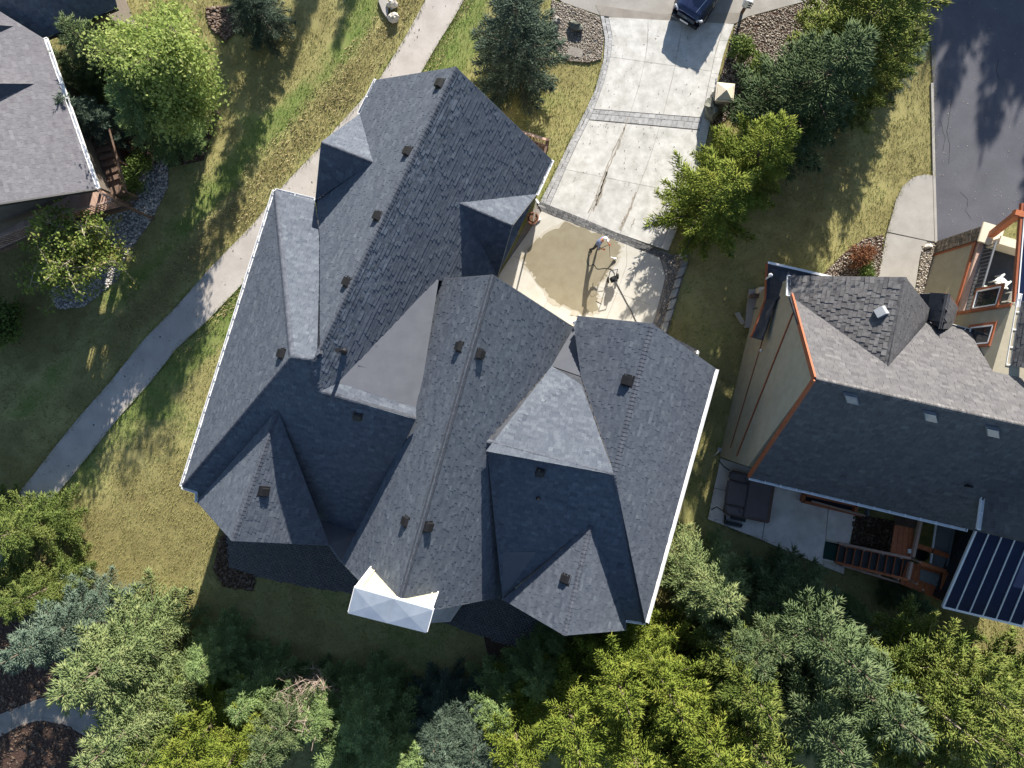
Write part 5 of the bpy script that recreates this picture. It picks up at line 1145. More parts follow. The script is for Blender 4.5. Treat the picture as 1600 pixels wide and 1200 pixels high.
# ================================================================== TREES AND SHRUBS
def spindles(name, pos, dr, ln, wd, tone, mat):
    pos, dr, ln, wd, tone = [np.concatenate(k) for k in (pos, dr, ln, wd, tone)]; n = len(pos)
    dr = dr / np.linalg.norm(dr, axis=1, keepdims=True); ref = np.where(np.abs(dr[:, 2:3]) > .9, [[1., 0, 0]], [[0, 0, 1.]])
    s = np.cross(dr, ref); s /= np.linalg.norm(s, axis=1, keepdims=True); u = np.cross(s, dr); V = np.empty((n, 5, 3)); V[:, 0] = pos; V[:, 4] = pos + dr * ln[:, None]
    ph = RNG.uniform(0, 6.28, n)
    for k in range(3):
        a = ph + k * 2.0944; V[:, 1 + k] = pos + dr * (ln * .38)[:, None] + (s * np.cos(a)[:, None] + u * np.sin(a)[:, None]) * wd[:, None]
    f = np.array([(0, 2, 1), (0, 3, 2), (0, 1, 3), (4, 1, 2), (4, 2, 3), (4, 3, 1)]); F = f[None] + (np.arange(n) * 5)[:, None, None]
    return npmesh(name, V.reshape(-1, 3), F.reshape(-1, 3), mat, np.repeat(tone, 5))
def conifer(name, seed, nw=17, nb=7, loose=0.0, tuft=0.0, curve=.12, H=10.0, R=2.6, tipfrac=.25, ex=.80, zlo=.04):
    r = np.random.default_rng(seed); pos, dr, ln, wd, tn = [], [], [], [], []; limbs = []
    for k in range(nw):
        f = max(.02, (k + r.uniform(-.3, .3)) / nw); z = H * (zlo + (.97 - zlo) * f ** .95); prof = (1 - f) ** ex
        n = max(4, int(nb * (.6 + .45 * (1 - f)) + r.integers(0, 2)))
        for b in range(n):
            a = 2 * np.pi * (b + r.uniform(-.35, .35)) / n + k * 2.4; L = R * prof * r.uniform(.80 - .28 * loose, 1.12 + .1 * loose) + .15
            if loose and r.random() < .12 * loose: continue
            p0 = math.radians(-16 + 46 * f + r.uniform(-9, 9)) + .22 * loose; cv = curve * r.uniform(.6, 1.4)
            ca, sa = np.cos(a), np.sin(a); m = max(4, int(L / .115)); s = np.linspace(.14 if L > .8 else .04, 1, m); rr = L * s
            wob = np.cumsum(r.normal(0, .012, m)) * L
            bp = np.stack([rr * ca - wob * sa, rr * sa + wob * ca, z + rr * math.tan(p0) * (1 - .35 * s) + cv * rr ** 2 / R], 1); limbs.append((z, bp[0], bp[-1], L))
            bd = np.gradient(bp, axis=0); bd /= np.linalg.norm(bd, axis=1, keepdims=True)
            base_t = np.clip(r.normal(.36, .17), 0, 1)
            for sg, dz in ((-1, .05), (1, .05), (-1, -.38), (1, -.38), (-1, .42), (1, .42)):
                tl = np.clip(.20 + .30 * L * (1 - s) ** .7, .18, .78) * r.uniform(.7, 1.2, m) * (1 if dz < .1 and dz > -.1 else .72); th = a + sg * np.radians(r.uniform(30, 58, m))
                td = np.stack([np.cos(th), np.sin(th), dz + r.uniform(-.15, .15, m) + bd[:, 2] * .6], 1); td /= np.linalg.norm(td, axis=1, keepdims=True)
                q = 0.0
                while True:
                    ok = tl > q + .06
                    if not ok.any(): break
                    c = ok.sum(); p = bp[ok] + td[ok] * q; d = td[ok] + r.normal(0, .13 + .30 * tuft, (c, 3)) + [0, 0, .06 + .30 * tuft]
                    pos.append(p); dr.append(d); ln.append(r.uniform(.20, .32, c)); wd.append(r.uniform(.018, .030, c) * (1 + .25 * tuft)); end = (tl[ok] - q) < .24
                    tn.append(np.clip(base_t + r.normal(0, .13, c) + end * .20, 0, 1)); q += .19
            pos.append(bp); dr.append(bd + r.normal(0, .18, (m, 3)) + [0, 0, .15]); ln.append(r.uniform(.2, .34, m)); wd.append(r.uniform(.022, .034, m)); tn.append(np.clip(base_t + .1 + r.normal(0, .13, m), 0, 1))
            if tuft:
                nt = int(9 * tuft * (1 + L)); pick = r.integers(max(0, m // 3), m, nt); d = r.normal(0, .55, (nt, 3)) + bd[pick] * 1.0 + [0, 0, .6]
                pos.append(bp[pick] + r.normal(0, .09, (nt, 3))); dr.append(d); ln.append(r.uniform(.2, .36, nt)); wd.append(r.uniform(.022, .036, nt)); tn.append(np.clip(base_t + .18 + r.normal(0, .15, nt), 0, 1))
            tipn = 6; gold = r.random() < tipfrac; d = bd[-1] + r.normal(0, .32, (tipn, 3)); pos.append(np.repeat(bp[-1:], tipn, 0) - bd[-1] * .05); dr.append(d); ln.append(r.uniform(.26, .50, tipn)); wd.append(r.uniform(.018, .028, tipn)); tn.append(np.clip(r.normal(.95 if gold else .68, .15, tipn), 0, 1))
    zt = np.linspace(H * .92, H, 14); pos.append(np.stack([0 * zt, 0 * zt, zt], 1)); dr.append(r.normal(0, .5, (14, 3)) + [0, 0, 1]); ln.append(np.full(14, .38)); wd.append(np.full(14, .03)); tn.append(np.full(14, .7))
    cm = spindles(name, pos, dr, ln, wd, tn, f_spruce)
    t = MB(); t.tube([(0, 0, -.3), (0, 0, .4), (0.02, .02, H * .45), (0, 0, H * .97)], [.20, .15, .10, .02], 8)
    for z, p, e, L in limbs[::2]:
        if L > .7: t.tube([(0, 0, z), tuple(p), tuple(p + (e - p) * .8)], [.04, .03, .010], 4, cap=False)
    return cm, t.mesh('trunk', m_bark)
KIND = {'spruce_a': conifer('crown', 1), 'spruce_b': conifer('crown', 2, nw=15, nb=8, curve=.2), 'fir': conifer('crown', 3, nw=16, nb=8, curve=.28, tipfrac=.55),
        'pine_a': conifer('crown', 4, nw=14, nb=7, loose=.8, tuft=.6, curve=.35, ex=.62), 'pine_b': conifer('crown', 5, nw=15, nb=7, loose=.5, tuft=.5, curve=.25, ex=.66), 'pine_c': conifer('crown', 6, nw=13, nb=6, loose=1.0, tuft=.5, curve=.4, ex=.62),
        'dense': conifer('crown', 9, nw=24, nb=11, curve=.1, ex=.9),
        'pine_hi': conifer('crown', 7, nw=13, nb=7, loose=.8, tuft=.5, curve=.35, ex=.55, zlo=.30), 'pine_hj': conifer('crown', 8, nw=12, nb=7, loose=.9, tuft=.55, curve=.3, ex=.5, zlo=.34)}
def tree(kind, px, py, h, r, mat, label, name='spruce_tree', cat='tree', group=None, rot=None, bark=None, frame=True):
    c = P(px, py); th = thing(name, label, cat, c, group); rot = random.uniform(0, 6.28) if rot is None else rot
    cm, tm = KIND[kind]; S = Matrix.Translation(c) @ Matrix.Rotation(rot, 4, 'Z') @ Matrix.Diagonal((r / 2.6, r / 2.6, h / 10, 1))
    t = inst('trunk', tm, th, S); o = inst('crown', cm, th, S)
    o.material_slots[0].link = 'OBJECT'; o.material_slots[0].material = mat
    if bark: t.material_slots[0].link = 'OBJECT'; t.material_slots[0].material = bark
    return th
def quads(name, pos, size, tone, mat, up=.6, r=RNG):
    n = len(pos); nz = r.normal(0, 1, (n, 3)) + [0, 0, up]; nz /= np.linalg.norm(nz, axis=1, keepdims=True); a = np.cross(nz, r.normal(0, 1, (n, 3))); a /= np.linalg.norm(a, axis=1, keepdims=True); b = np.cross(nz, a)
    V = np.stack([pos - a * size[:, None], pos + b * size[:, None] * .62, pos + a * size[:, None], pos - b * size[:, None] * .62], 1)
    return npmesh(name, V.reshape(-1, 3), np.arange(4 * n).reshape(-1, 4), mat, np.repeat(tone, 4))
def leafy(seed, H, R, base, nl, size, limbs=7, sub=6, spread=.35, mat=None, bark=None, lean=(0, 0), sparse=False, up=.6, thick=.10):
    r = np.random.default_rng(seed); t = MB(); ends = []; rr = random.Random(seed)
    fork = Vector((lean[0] * .4, lean[1] * .4, base)); t.tube([(0, 0, -.2), (lean[0] * .2, lean[1] * .2, base * .5), fork], [thick * 1.3, thick, thick * .85], 7)
    for i in range(limbs):
        a = 2 * math.pi * (i + rr.uniform(-.3, .3)) / limbs; el = rr.uniform(.35, 1.35); q = rr.uniform(.6, .95); d = Vector((math.cos(a) * math.cos(el), math.sin(a) * math.cos(el), math.sin(el)))
        e = fork + Vector((d.x * R * q, d.y * R * q, d.z * (H - base) * q * .92)) + Vector((lean[0] * .5, lean[1] * .5, 0)); mid = fork.lerp(e, .5) + Vector((rr.uniform(-.2, .2), rr.uniform(-.2, .2), .15)); t.tube([fork, mid, e], [thick * .55, thick * .35, thick * .14], 5, cap=False); ends.append(e)
        for j in range(sub):
            f = rr.uniform(.35, 1); o = fork.lerp(mid, f * 2) if f < .5 else mid.lerp(e, f * 2 - 1); v_ = Vector((rr.gauss(0, 1), rr.gauss(0, 1), rr.gauss(.35, .6))).normalized() * R * rr.uniform(.25, .55); p = o + v_
            t.tube([o, o + v_ * .5 + Vector((0, 0, .08)), p], [thick * .26, thick * .17, thick * .07], 4, cap=False); ends.append(p); ends.append(o + v_ * .55)
            for k in range(3):
                w_ = Vector((rr.gauss(0, 1), rr.gauss(0, 1), rr.gauss(.3, .6))).normalized() * R * rr.uniform(.12, .28); q0 = o + v_ * rr.uniform(.4, 1); t.tube([q0, q0 + w_], [thick * .12, thick * .04], 3, cap=False); ends.append(q0 + w_); ends.append(q0 + w_ * .6)
    E = np.array([tuple(e) for e in ends]); i = r.integers(0, len(E), nl); tone_c = np.clip(r.normal(.45, .18, len(E)), 0, 1)
    pos = E[i] + r.normal(0, spread, (nl, 3)) * [1, 1, .7]; pos[:, 2] = np.maximum(pos[:, 2], .15)
    return quads('crown', pos, r.uniform(size * .6, size * 1.3, nl), np.clip(tone_c[i] + r.normal(0, .15, nl), 0, 1), mat, up, r), t.mesh('trunk', bark or m_bark)
def put(pair, px, py, label, name, cat='tree', group=None, rot=0.0, s=1.0, crown='crown', trunk='trunk'):
    c = P(px, py); th = thing(name, label, cat, c, group); S = Matrix.Translation(c) @ Matrix.Rotation(rot, 4, 'Z') @ Matrix.Scale(s, 4)
    inst(trunk, pair[1], th, S); inst(crown, pair[0], th, S); return th

# --- upper left garden
put(leafy(21, 9.0, 3.3, 2.2, 28000, .085, 11, 9, .33, f_maple, m_bark, lean=(-.4, .5)), 340, 178, 'tall bright light green leafy tree on the mulch bed beside the upper left house', 'leafy_tree')
put(leafy(22, 6.2, 3.2, 2.2, 10500, .080, 11, 9, .16, f_crab, m_barkp, thick=.13), 188, 416, 'sparse crabapple with bare branches showing, over the grey gravel below the left deck', 'crabapple_tree')
tree('spruce_a', 209, 125, 6.4, 1.9, f_spruce, 'green spruce with pointed tip leaning over the porch of the upper left house')
tree('fir', 172, 148, 5.0, 1.2, f_spruce, 'small young spruce close to the gutter of the upper left house')
tree('spruce_b', 276, 206, 6.4, 2.1, f_shadelift, 'dark green spruce in the shade below the bright leafy tree')
tree('spruce_a', 190, 216, 5.6, 1.4, f_blue, 'small grey green spruce beside the side landing of the upper left house')
tree('spruce_b', 300, 222, 3.2, 1.15, f_shadelift, 'squat dark spruce at the gravel edge under the bright leafy tree')
tree('spruce_b', 422, 46, 6.5, 1.6, f_bluedk, 'dark blue spruce at the top edge beside the small mulch bed', 'blue_spruce')
sh = leafy(31, 1.7, 1.0, .25, 3200, .07, 7, 5, .16, f_shrub, m_bark, thick=.04)
sh2 = leafy(32, 1.5, 1.0, .2, 2600, .06, 7, 5, .17, f_red, m_bark, thick=.04)
sh3 = leafy(33, 1.6, 1.0, .2, 3600, .08, 7, 5, .16, f_jun, m_bark, thick=.04)
put(sh, 208, 292, 'dark rounded shrub at the corner of the left deck railing', 'shrub', 'shrub', s=1.05)
put(sh, 24, 505, 'dark green shrub on the shaded lawn at the left edge', 'shrub', 'shrub', s=1.35, rot=1)
put(sh, 225, 262, 'small olive shrub between the gravel strip and the side landing', 'shrub', 'shrub', s=.8, rot=2)
put(sh2, 168, 195, 'brown red shrub in the mulch between the small spruces', 'shrub', 'shrub', s=.85)
put(sh2, 206, 238, 'rusty leaved shrub next to the handrail of the side landing', 'shrub', 'shrub', s=.6, rot=2)
# --- top centre and right of the drive
tree('spruce_b', 806, 122, 9.6, 2.55, f_bluedk, 'big blue green spruce between the house gable and the driveway', 'blue_spruce')
tree('pine_b', 1138, 284, 8.6, 2.3, f_yel, 'pointed yellow green pine standing between the stone pillar and the spreading pine', 'pine_tree')
tree('pine_a', 1086, 338, 7.2, 2.75, f_yel, 'yellow green pine overhanging the right edge of the driveway', 'pine_tree')
tree('fir', 1205, 200, 10.4, 3.3, f_green, 'broad dense green spruce with pale top right of the stone pillar')
tree('pine_b', 1285, 104, 11.5, 3.2, f_yel2, 'tall yellow green tree behind the dense spruce at the top edge', 'pine_tree')
tree('pine_b', 1315, 160, 7.5, 1.8, f_yel2, 'short yellow green tree between the dense spruce and the blue spruce', 'pine_tree')
tree('spruce_b', 1378, 124, 4.0, 1.25, f_blue, 'small blue spruce on the lawn beside the dark asphalt drive', 'blue_spruce')
put(sh3, 1153, 88, 'bright yellow green juniper shrub on the mulch right of the driveway', 'shrub', 'shrub', s=.8)
put(sh3, 1180, 112, 'low juniper shrub between the bright shrub and the dense spruce', 'shrub', 'shrub', s=.75, rot=2)
put(sh2, 1336, 404, 'reddish brown shrub in the triangular bed by the concrete walk', 'shrub', 'shrub', s=.72, rot=1)
put(sh2, 1354, 394, 'small orange tinged shrub at the tip of the triangular bed', 'shrub', 'shrub', s=.45, rot=3)
put(sh, 1350, 428, 'green shrub at the foot of the triangular bed by the roof', 'shrub', 'shrub', s=.55, rot=4)
# --- lower right wood
fg = 'conifers behind the houses along the bottom edge'
tree('fir', 1080, 886, 7.0, 2.6, f_pale, 'pale green fir touching the white gutter at the right eave of the main house', 'fir_tree')
tree('pine_b', 940, 992, 9.5, 2.5, f_yel, 'yellow green conifer directly below the lit rear gable of the main house', 'pine_tree', group=fg)
tree('pine_a', 1003, 1000, 9.5, 2.5, f_yel, 'yellow green conifer below the lower right gutter end of the main house', 'pine_tree', group=fg)
tree('pine_b', 880, 1045, 10, 2.6, f_yel, 'yellow green conifer at the left end of the bright stand below the main house', 'pine_tree', group=fg)
tree('spruce_b', 955, 1075, 10.5, 2.8, f_yel, 'yellow tipped conifer at the bottom edge in the middle of the bright stand', group=fg)
tree('spruce_b', 1050, 1052, 11.5, 2.9, f_yel, 'tall yellow green conifer at the right end of the bright stand', group=fg)
tree('pine_b', 1020, 1110, 11.0, 2.8, f_yel, 'yellow green conifer cut by the bottom edge below the bright stand', 'pine_tree', group=fg)
tree('spruce_b', 1098, 985, 10.5, 2.6, f_yel2, 'olive green conifer between the bright stand and the pale green spruce', group=fg)
tree('pine_b', 1110, 1060, 11.5, 2.8, f_yel2, 'olive green conifer lower in the wood between bright stand and soft spruce', 'pine_tree', group=fg)
tree('spruce_b', 1108, 952, 9.0, 2.1, f_mid, 'green spruce in the gap between the pale fir and the bright stand', group=fg)
tree('pine_b', 988, 972, 8.0, 1.9, f_yel, 'yellow green conifer tip touching the lower right corner of the main roof', 'pine_tree', group=fg)
tree('fir', 1190, 922, 12.0, 2.9, f_mid, 'large soft grey green spruce below the patio of the right-hand house', 'fir_tree', group=fg)
tree('spruce_b', 1135, 935, 8.5, 2.0, f_spruce, 'mid green spruce just below the pale fir at the gutter', group=fg)
tree('fir', 1245, 990, 12.0, 2.9, f_mid, 'pale green spruce right of the large soft spruce near the bottom', 'fir_tree', group=fg)
tree('spruce_b', 1175, 1020, 12.0, 3.0, f_mid, 'grey green spruce at the bottom edge under the large soft spruce', group=fg)
tree('pine_hi', 1362, 968, 10.8, 2.5, f_yel2, 'olive conifer with bare inner branches below the staircase', 'pine_tree', group=fg, bark=m_barkp)
tree('pine_hj', 1450, 1016, 10.0, 2.5, f_yel2, 'gold tipped conifer at the right edge below the sunroom', 'pine_tree', group=fg, bark=m_barkp)
tree('pine_hi', 1320, 1000, 11.5, 2.5, f_yel2, 'thin conifer with dead twigs at the bottom edge right of the pale spruce', 'pine_tree', group=fg, bark=m_barkp, rot=2)
tree('spruce_b', 1398, 1035, 11, 2.8, f_yel2, 'green conifer near the bottom right corner behind the olive one', group=fg)
tree('pine_hj', 1522, 1036, 9.5, 2.4, f_yel2, 'conifer at the extreme right of the wood below the sunroom corner', 'pine_tree', group=fg, rot=1)
tree('spruce_b', 1480, 1062, 10.5, 2.7, f_yel2, 'green conifer at the bottom right corner of the view', group=fg)
tree('pine_b', 1560, 1065, 9.5, 2.7, f_yel2, 'bushy conifer filling the bottom right corner beside the green one', 'pine_tree', group=fg)
tree('pine_b', 1300, 1065, 11.5, 2.7, f_yel2, 'dark olive conifer at the bottom edge between pale spruce and thin conifer', 'pine_tree', group=fg)
tree('spruce_b', 1196, 905, 2.8, 1.0, f_shadelift, 'small dark shaded conifer on the grass right of the pale fir', group=fg)
tree('spruce_a', 1392, 922, 4.2, .95, f_mid, 'small dark green conifer on the grass below the outdoor staircase', group=fg)
tree('spruce_b', 1318, 945, 3.0, .8, f_shadelift, 'very small shaded conifer between the two wood edges below the patio', group=fg)
tree('pine_b', 835, 1022, 5.0, 1.8, f_shadelift, 'dark shaded conifer at the corner of the dark patio under the main house', group=fg)
tree('spruce_b', 868, 985, 3.0, 1.2, f_shadelift, 'low dark conifer tucked beneath the lit rear gable eave', group=fg)
# --- bottom centre, in the shade of the house
tree('spruce_b', 590, 1072, 6.4, 2.2, f_shadelift, 'dark shaded spruce standing below the chimney on the rear lawn', group=fg)
tree('spruce_a', 625, 1112, 7.0, 2.5, f_shadelift, 'dark spruce at the bottom edge between the dead bush and the blue spruce', group=fg)
tree('spruce_b', 565, 1140, 7.0, 2.4, f_shadelift, 'dark spruce cut by the bottom edge right of the dead bush', group=fg)
tree('spruce_a', 668, 1130, 7.5, 2.3, f_shadelift, 'dark spruce cut by the bottom edge left of the sunlit blue tip', group=fg)
tree('spruce_b', 696, 1088, 6.0, 2.1, f_bluedk, 'shaded blue spruce at the bottom right of the rear lawn', 'blue_spruce', group=fg)
tree('spruce_a', 708, 1105, 10.6, 1.5, f_blue, 'blue white spruce whose top catches the sun at the bottom edge', 'blue_spruce', group=fg)
tree('pine_b', 782, 1066, 5.5, 2.0, f_shadelift, 'dark green conifer left of the bright stand below the dark patio', group=fg)
tree('spruce_b', 748, 1100, 7.0, 2.2, f_bluedk, 'shaded blue green conifer at the bottom edge right of the sunlit blue tip', 'blue_spruce', group=fg)
tree('pine_b', 806, 1085, 9.5, 2.3, f_yel, 'sunlit tip conifer at the bottom edge between blue spruce and bright stand', 'pine_tree', group=fg)
tree('spruce_b', 520, 1075, 5.4, 1.9, f_shadelift, 'shaded spruce left of the dead bush on the rear lawn', group=fg)
tree('spruce_a', 486, 1072, 9.6, 1.9, f_spruce, 'half lit spruce with bright left side beside the dead bush', group=fg)
tree('spruce_b', 425, 1052, 5.2, 2.1, f_shadelift, 'shaded green spruce left of the rear lawn near the bottom', group=fg)
tree('spruce_b', 362, 1000, 4.8, 1.9, f_shadelift, 'dark spruce in the house shadow right of the big pale spruces', group=fg)
# --- lower left wood
tree('fir', 252, 980, 9.0, 3.0, f_pale, 'large pale green spruce with golden tips beside the sunlit lawn', 'fir_tree', group=fg)
tree('spruce_b', 175, 942, 8.6, 2.3, f_blue, 'blue grey spruce with golden branch tips left of the large pale spruce', 'blue_spruce', group=fg)
tree('fir', 288, 1060, 9.4, 2.7, f_pale, 'grey green spruce reaching over the curved walk above the red hoop', 'fir_tree', group=fg)
tree('pine_b', 90, 812, 6.0, 2.1, f_jun, 'bushy bright green juniper at the left end of the concrete path', 'juniper_tree', group=fg)
tree('pine_a', 30, 800, 6.2, 1.8, f_jun, 'sunlit juniper at the left edge below the concrete path', 'juniper_tree', group=fg)
tree('pine_b', 124, 898, 6.4, 1.7, f_jun, 'dark green juniper between the bushy juniper and the blue grey spruce', 'juniper_tree', group=fg)
tree('pine_c', 50, 900, 6.6, 1.8, f_jun, 'yellow green juniper at the left edge above the dark mulch bed', 'juniper_tree', group=fg)
tree('pine_a', 372, 1085, 8.5, 2.2, f_yel, 'bright yellow green conifer at the bottom left behind the grey green spruce', 'pine_tree', group=fg)
tree('pine_b', 322, 1095, 9.0, 2.2, f_jun, 'bright green conifer at the bottom edge beside the red hoop', 'pine_tree', group=fg)
tree('pine_b', 432, 1095, 8.5, 2.1, f_yel, 'yellow green conifer at the bottom edge left of the half lit spruce', 'pine_tree', group=fg)
# --- dead bush of bare twigs
def deadbush(seed, H, R, n):
    rr = random.Random(seed); t = MB()
    for i in range(n):
        a = rr.uniform(0, 6.28); el = rr.uniform(.5, 1.45); L = rr.uniform(.5, 1.0) * H; d = Vector((math.cos(a) * math.cos(el) * R / H * 1.6, math.sin(a) * math.cos(el) * R / H * 1.6, math.sin(el))); p = Vector((rr.uniform(-.15, .15), rr.uniform(-.15, .15), 0)); e = p + d * L
        mid = p.lerp(e, .5) + Vector((rr.gauss(0, .12), rr.gauss(0, .12), 0)); t.tube([p, mid, e], [.035, .022, .008], 4, cap=False)
        for j in range(9):
            f = rr.uniform(.3, 1); o = p.lerp(e, f); w = Vector((rr.gauss(0, 1), rr.gauss(0, 1), rr.gauss(.4, .7))).normalized() * rr.uniform(.25, .7); t.tube([o, o + w], [.014, .005], 3, cap=False)
            for k in range(3): q = o + w * rr.uniform(.3, .9); t.tube([q, q + Vector((rr.gauss(0, 1), rr.gauss(0, 1), rr.gauss(.3, .7))).normalized() * rr.uniform(.12, .32)], [.008, .003], 3, cap=False)
    return t
m = deadbush(4, 6.8, 1.7, 34); c = P(508, 1050); me = m.mesh('dead_bush', m_dead); o = bpy.data.objects.new('dead_bush', me); _link(o, None, Matrix.Translation(c)); tag(o, 'dead bush of bare grey pink twigs among the dark spruces at the bottom', 'bush')
# --- tall trees just beyond the upper edge, whose shadows fall on the asphalt and lawns
og = 'tall trees beyond the upper edge'
for i, (px, py, h, r) in enumerate(((1644,-521,11,3.2), (1708,-461,11,3.4), (1776,-306,11,3.4), (1801,-406,11,3.2), (1621,-596,11,3.2), (1676,-646,11,3.4), (1736,-586,11,3.4), (1766,-526,11,3.2), (1816,-506,11,3.4), (1667,-730,12,3.4), (1727,-700,12,3.4), (1782,-710,12,3.4), (1596,-646,11,3.2), (648,-420,8.0,1.5), (560,-330,7,1.6), (445,-260,8,1.8), (1010,-640,9.5,1.6), (915,-530,8.4,1.3))):
    tree('dense', px, py, h, r, f_shadelift, 'tall dark conifer standing beyond the upper edge of the view', group=og)
# ================================================================== SUV, PEOPLE, SMALL THINGS
def suv():
    ax = Vector((32, 50)).normalized(); fwd = Vector((-ax.x, -ax.y)); c2 = P(1067, 38)  # nose point on the ground
    th = thing('suv', 'dark blue SUV with roof rack turned towards the driveway at the top edge', 'car', Vector((c2.x, c2.y, 0)) - Vector((fwd.x, fwd.y, 0)) * 2.5)
    sd = Vector((-fwd.y, fwd.x, 0)); f3 = Vector((fwd.x, fwd.y, 0)); O = Vector((c2.x, c2.y, 0))
    def Q(x, y, z): return O - f3 * x + sd * y + Vector((0, 0, z))     # x metres back from the nose, y to the side
    def loft(secs, m):
        n = len(secs[0]); vs = [Q(*p) for s in secs for p in s]; fs = []
        for i in range(len(secs) - 1):
            for k in range(n): fs.append((i * n + k, i * n + (k + 1) % n, (i + 1) * n + (k + 1) % n, (i + 1) * n + k))
        fs += [list(range(n)), list(range((len(secs) - 1) * n, len(secs) * n))[::-1]]; m.add(vs, fs); return m
    def sec(x, w, zl, zh, cr=.04): return [(x, -w * .97, zl), (x, -w, (zl + zh) * .5), (x, -w * .93, zh - .06), (x, -w * .5, zh + cr * .6), (x, 0, zh + cr), (x, w * .5, zh + cr * .6), (x, w * .93, zh - .06), (x, w, (zl + zh) * .5), (x, w * .97, zl)]
    body = MB(); loft([sec(.02, .80, .42, .88), sec(.10, .90, .32, 1.0), (sec(.35, .96, .28, 1.06)), sec(1.5, .99, .28, 1.14), sec(1.75, .99, .28, 1.16), sec(4.6, .98, .28, 1.10), sec(5.0, .92, .35, 1.0), sec(5.1, .85, .45, .9)], body)
    b = part('body', body, m_car, th, smooth=False, bevel=.05)
    for p in b.data.polygons: p.use_smooth = True
    cab = MB(); loft([[(1.55, -.86, 1.12), (1.55, .86, 1.12), (1.60, .84, 1.16), (1.60, -.84, 1.16)], [(2.25, -.86, 1.12), (2.25, .86, 1.12), (2.35, .70, 1.86), (2.35, -.70, 1.86)], [(4.3, -.86, 1.1), (4.3, .86, 1.1), (4.3, .68, 1.90), (4.3, -.68, 1.90)], [(4.95, -.82, 1.05), (4.95, .82, 1.05), (4.75, .66, 1.82), (4.75, -.66, 1.82)]], cab)
    part('cabin', cab, m_car, th, bevel=.04)
    part('windshield', MB().add([Q(1.62, -.80, 1.165), Q(1.62, .80, 1.165), Q(2.30, .68, 1.855), Q(2.30, -.68, 1.855)], [(0, 1, 2, 3)]), m_glass, th).location = (0, 0, .02)
    for s in (-1, 1): part('side_window', MB().add([Q(2.1, s * .87, 1.2), Q(4.4, s * .87, 1.2), Q(4.35, s * .73, 1.65), Q(2.45, s * .74, 1.65)], [(0, 1, 2, 3)]), m_glass, th)
    hl = MB(); hl.bar(Q(.28, .34, 1.105), Q(1.45, .50, 1.19), .025, .02); part('hood_crease', hl, m_chrome, th); hl = MB(); hl.bar(Q(.28, -.34, 1.105), Q(1.45, -.50, 1.19), .02, .015); part('hood_crease', hl, m_car, th)  # one crease in chrome, drawing a glint on the hood
    g_ = MB(); g_.bar(Q(.0, -.55, .74), Q(.0, .55, .74), .10, .30); gr_ = part('grille', g_, m_black, th, bevel=.02)
    for k in range(4): part('grille_bar', MB().bar(Q(-.05, -.53, .63 + .07 * k), Q(-.05, .53, .63 + .07 * k), .03, .02), m_chrome, gr_)
    part('badge', MB().bar(Q(-.07, -.09, .76), Q(-.07, .09, .76), .03, .10), m_chrome, gr_)
    part('bumper', MB().bar(Q(-.02, -.82, .42), Q(-.02, .82, .42), .22, .26), m_black, th, bevel=.05); part('bumper_trim', MB().bar(Q(-.12, -.74, .36), Q(-.12, .74, .36), .03, .04), m_chrome, th)
    part('number_plate', MB().bar(Q(-.14, -.26, .50), Q(-.14, .26, .50), .02, .13), m_white, th)
    for s in (-1, 1):
        part('headlight', MB().bar(Q(.05, s * .56, .86), Q(.18, s * .88, .92), .14, .14), m_lamp, th, bevel=.03)
        part('fog_lamp', MB().bar(Q(-.10, s * .60, .46), Q(-.08, s * .74, .46), .04, .08), m_lamp, th)
        mr = part('mirror', MB().bar(Q(1.95, s * 1.02, 1.18), Q(1.98, s * 1.24, 1.20), .16, .18), m_car, th, bevel=.04); part('mirror_arm', MB().bar(Q(1.92, s * .9, 1.12), Q(1.95, s * 1.05, 1.15), .06, .06), m_black, mr)
        part('roof_rail', MB().bar(Q(2.5, s * .62, 2.0), Q(4.5, s * .62, 1.98), .05, .05), m_black, th)
        for x in (.95, 4.0):
            w = MB(); w.tube([Q(x, s * .99, .39), Q(x, s * .74, .39)], .39, 22); ww = part('wheel', w, m_rubber, th); r = MB(); r.tube([Q(x, s * 1.0, .39), Q(x, s * .95, .39)], .25, 14); part('rim', r, m_chrome, ww)
            part('wheel_arch', MB().tube([Q(x + math.cos(t) * .45, s * .985, .39 + math.sin(t) * .45) for t in np.linspace(0, math.pi, 9)], .04, 5), m_black, th)
    for x in (2.75, 3.5, 4.2): part('crossbar', MB().bar(Q(x, -.66, 2.06), Q(x, .66, 2.06), .07, .05), m_black, th)
suv()
# mailbox at the top edge
mb_ = thing('mailbox', 'pale grey mailbox cabinet on a post beside the street at the top edge', 'mailbox', P(1160, 22))
part('post', MB().bar(P(1159,20,0), Vector((P(1159,20).x, P(1159,20).y, .75)), .14, .14), m_woodd, mb_); c = P(1159, 20); part('cabinet', MB().box((c.x, c.y + .1, 1.05), (.40, .50, .65), -.3), m_white, mb_, bevel=.02)
for k in range(3): part('slot', MB().box((c.x + .09, c.y - .18 + .0, .86 + .19 * k), (.24, .03, .08), -.3), m_black, mb_)
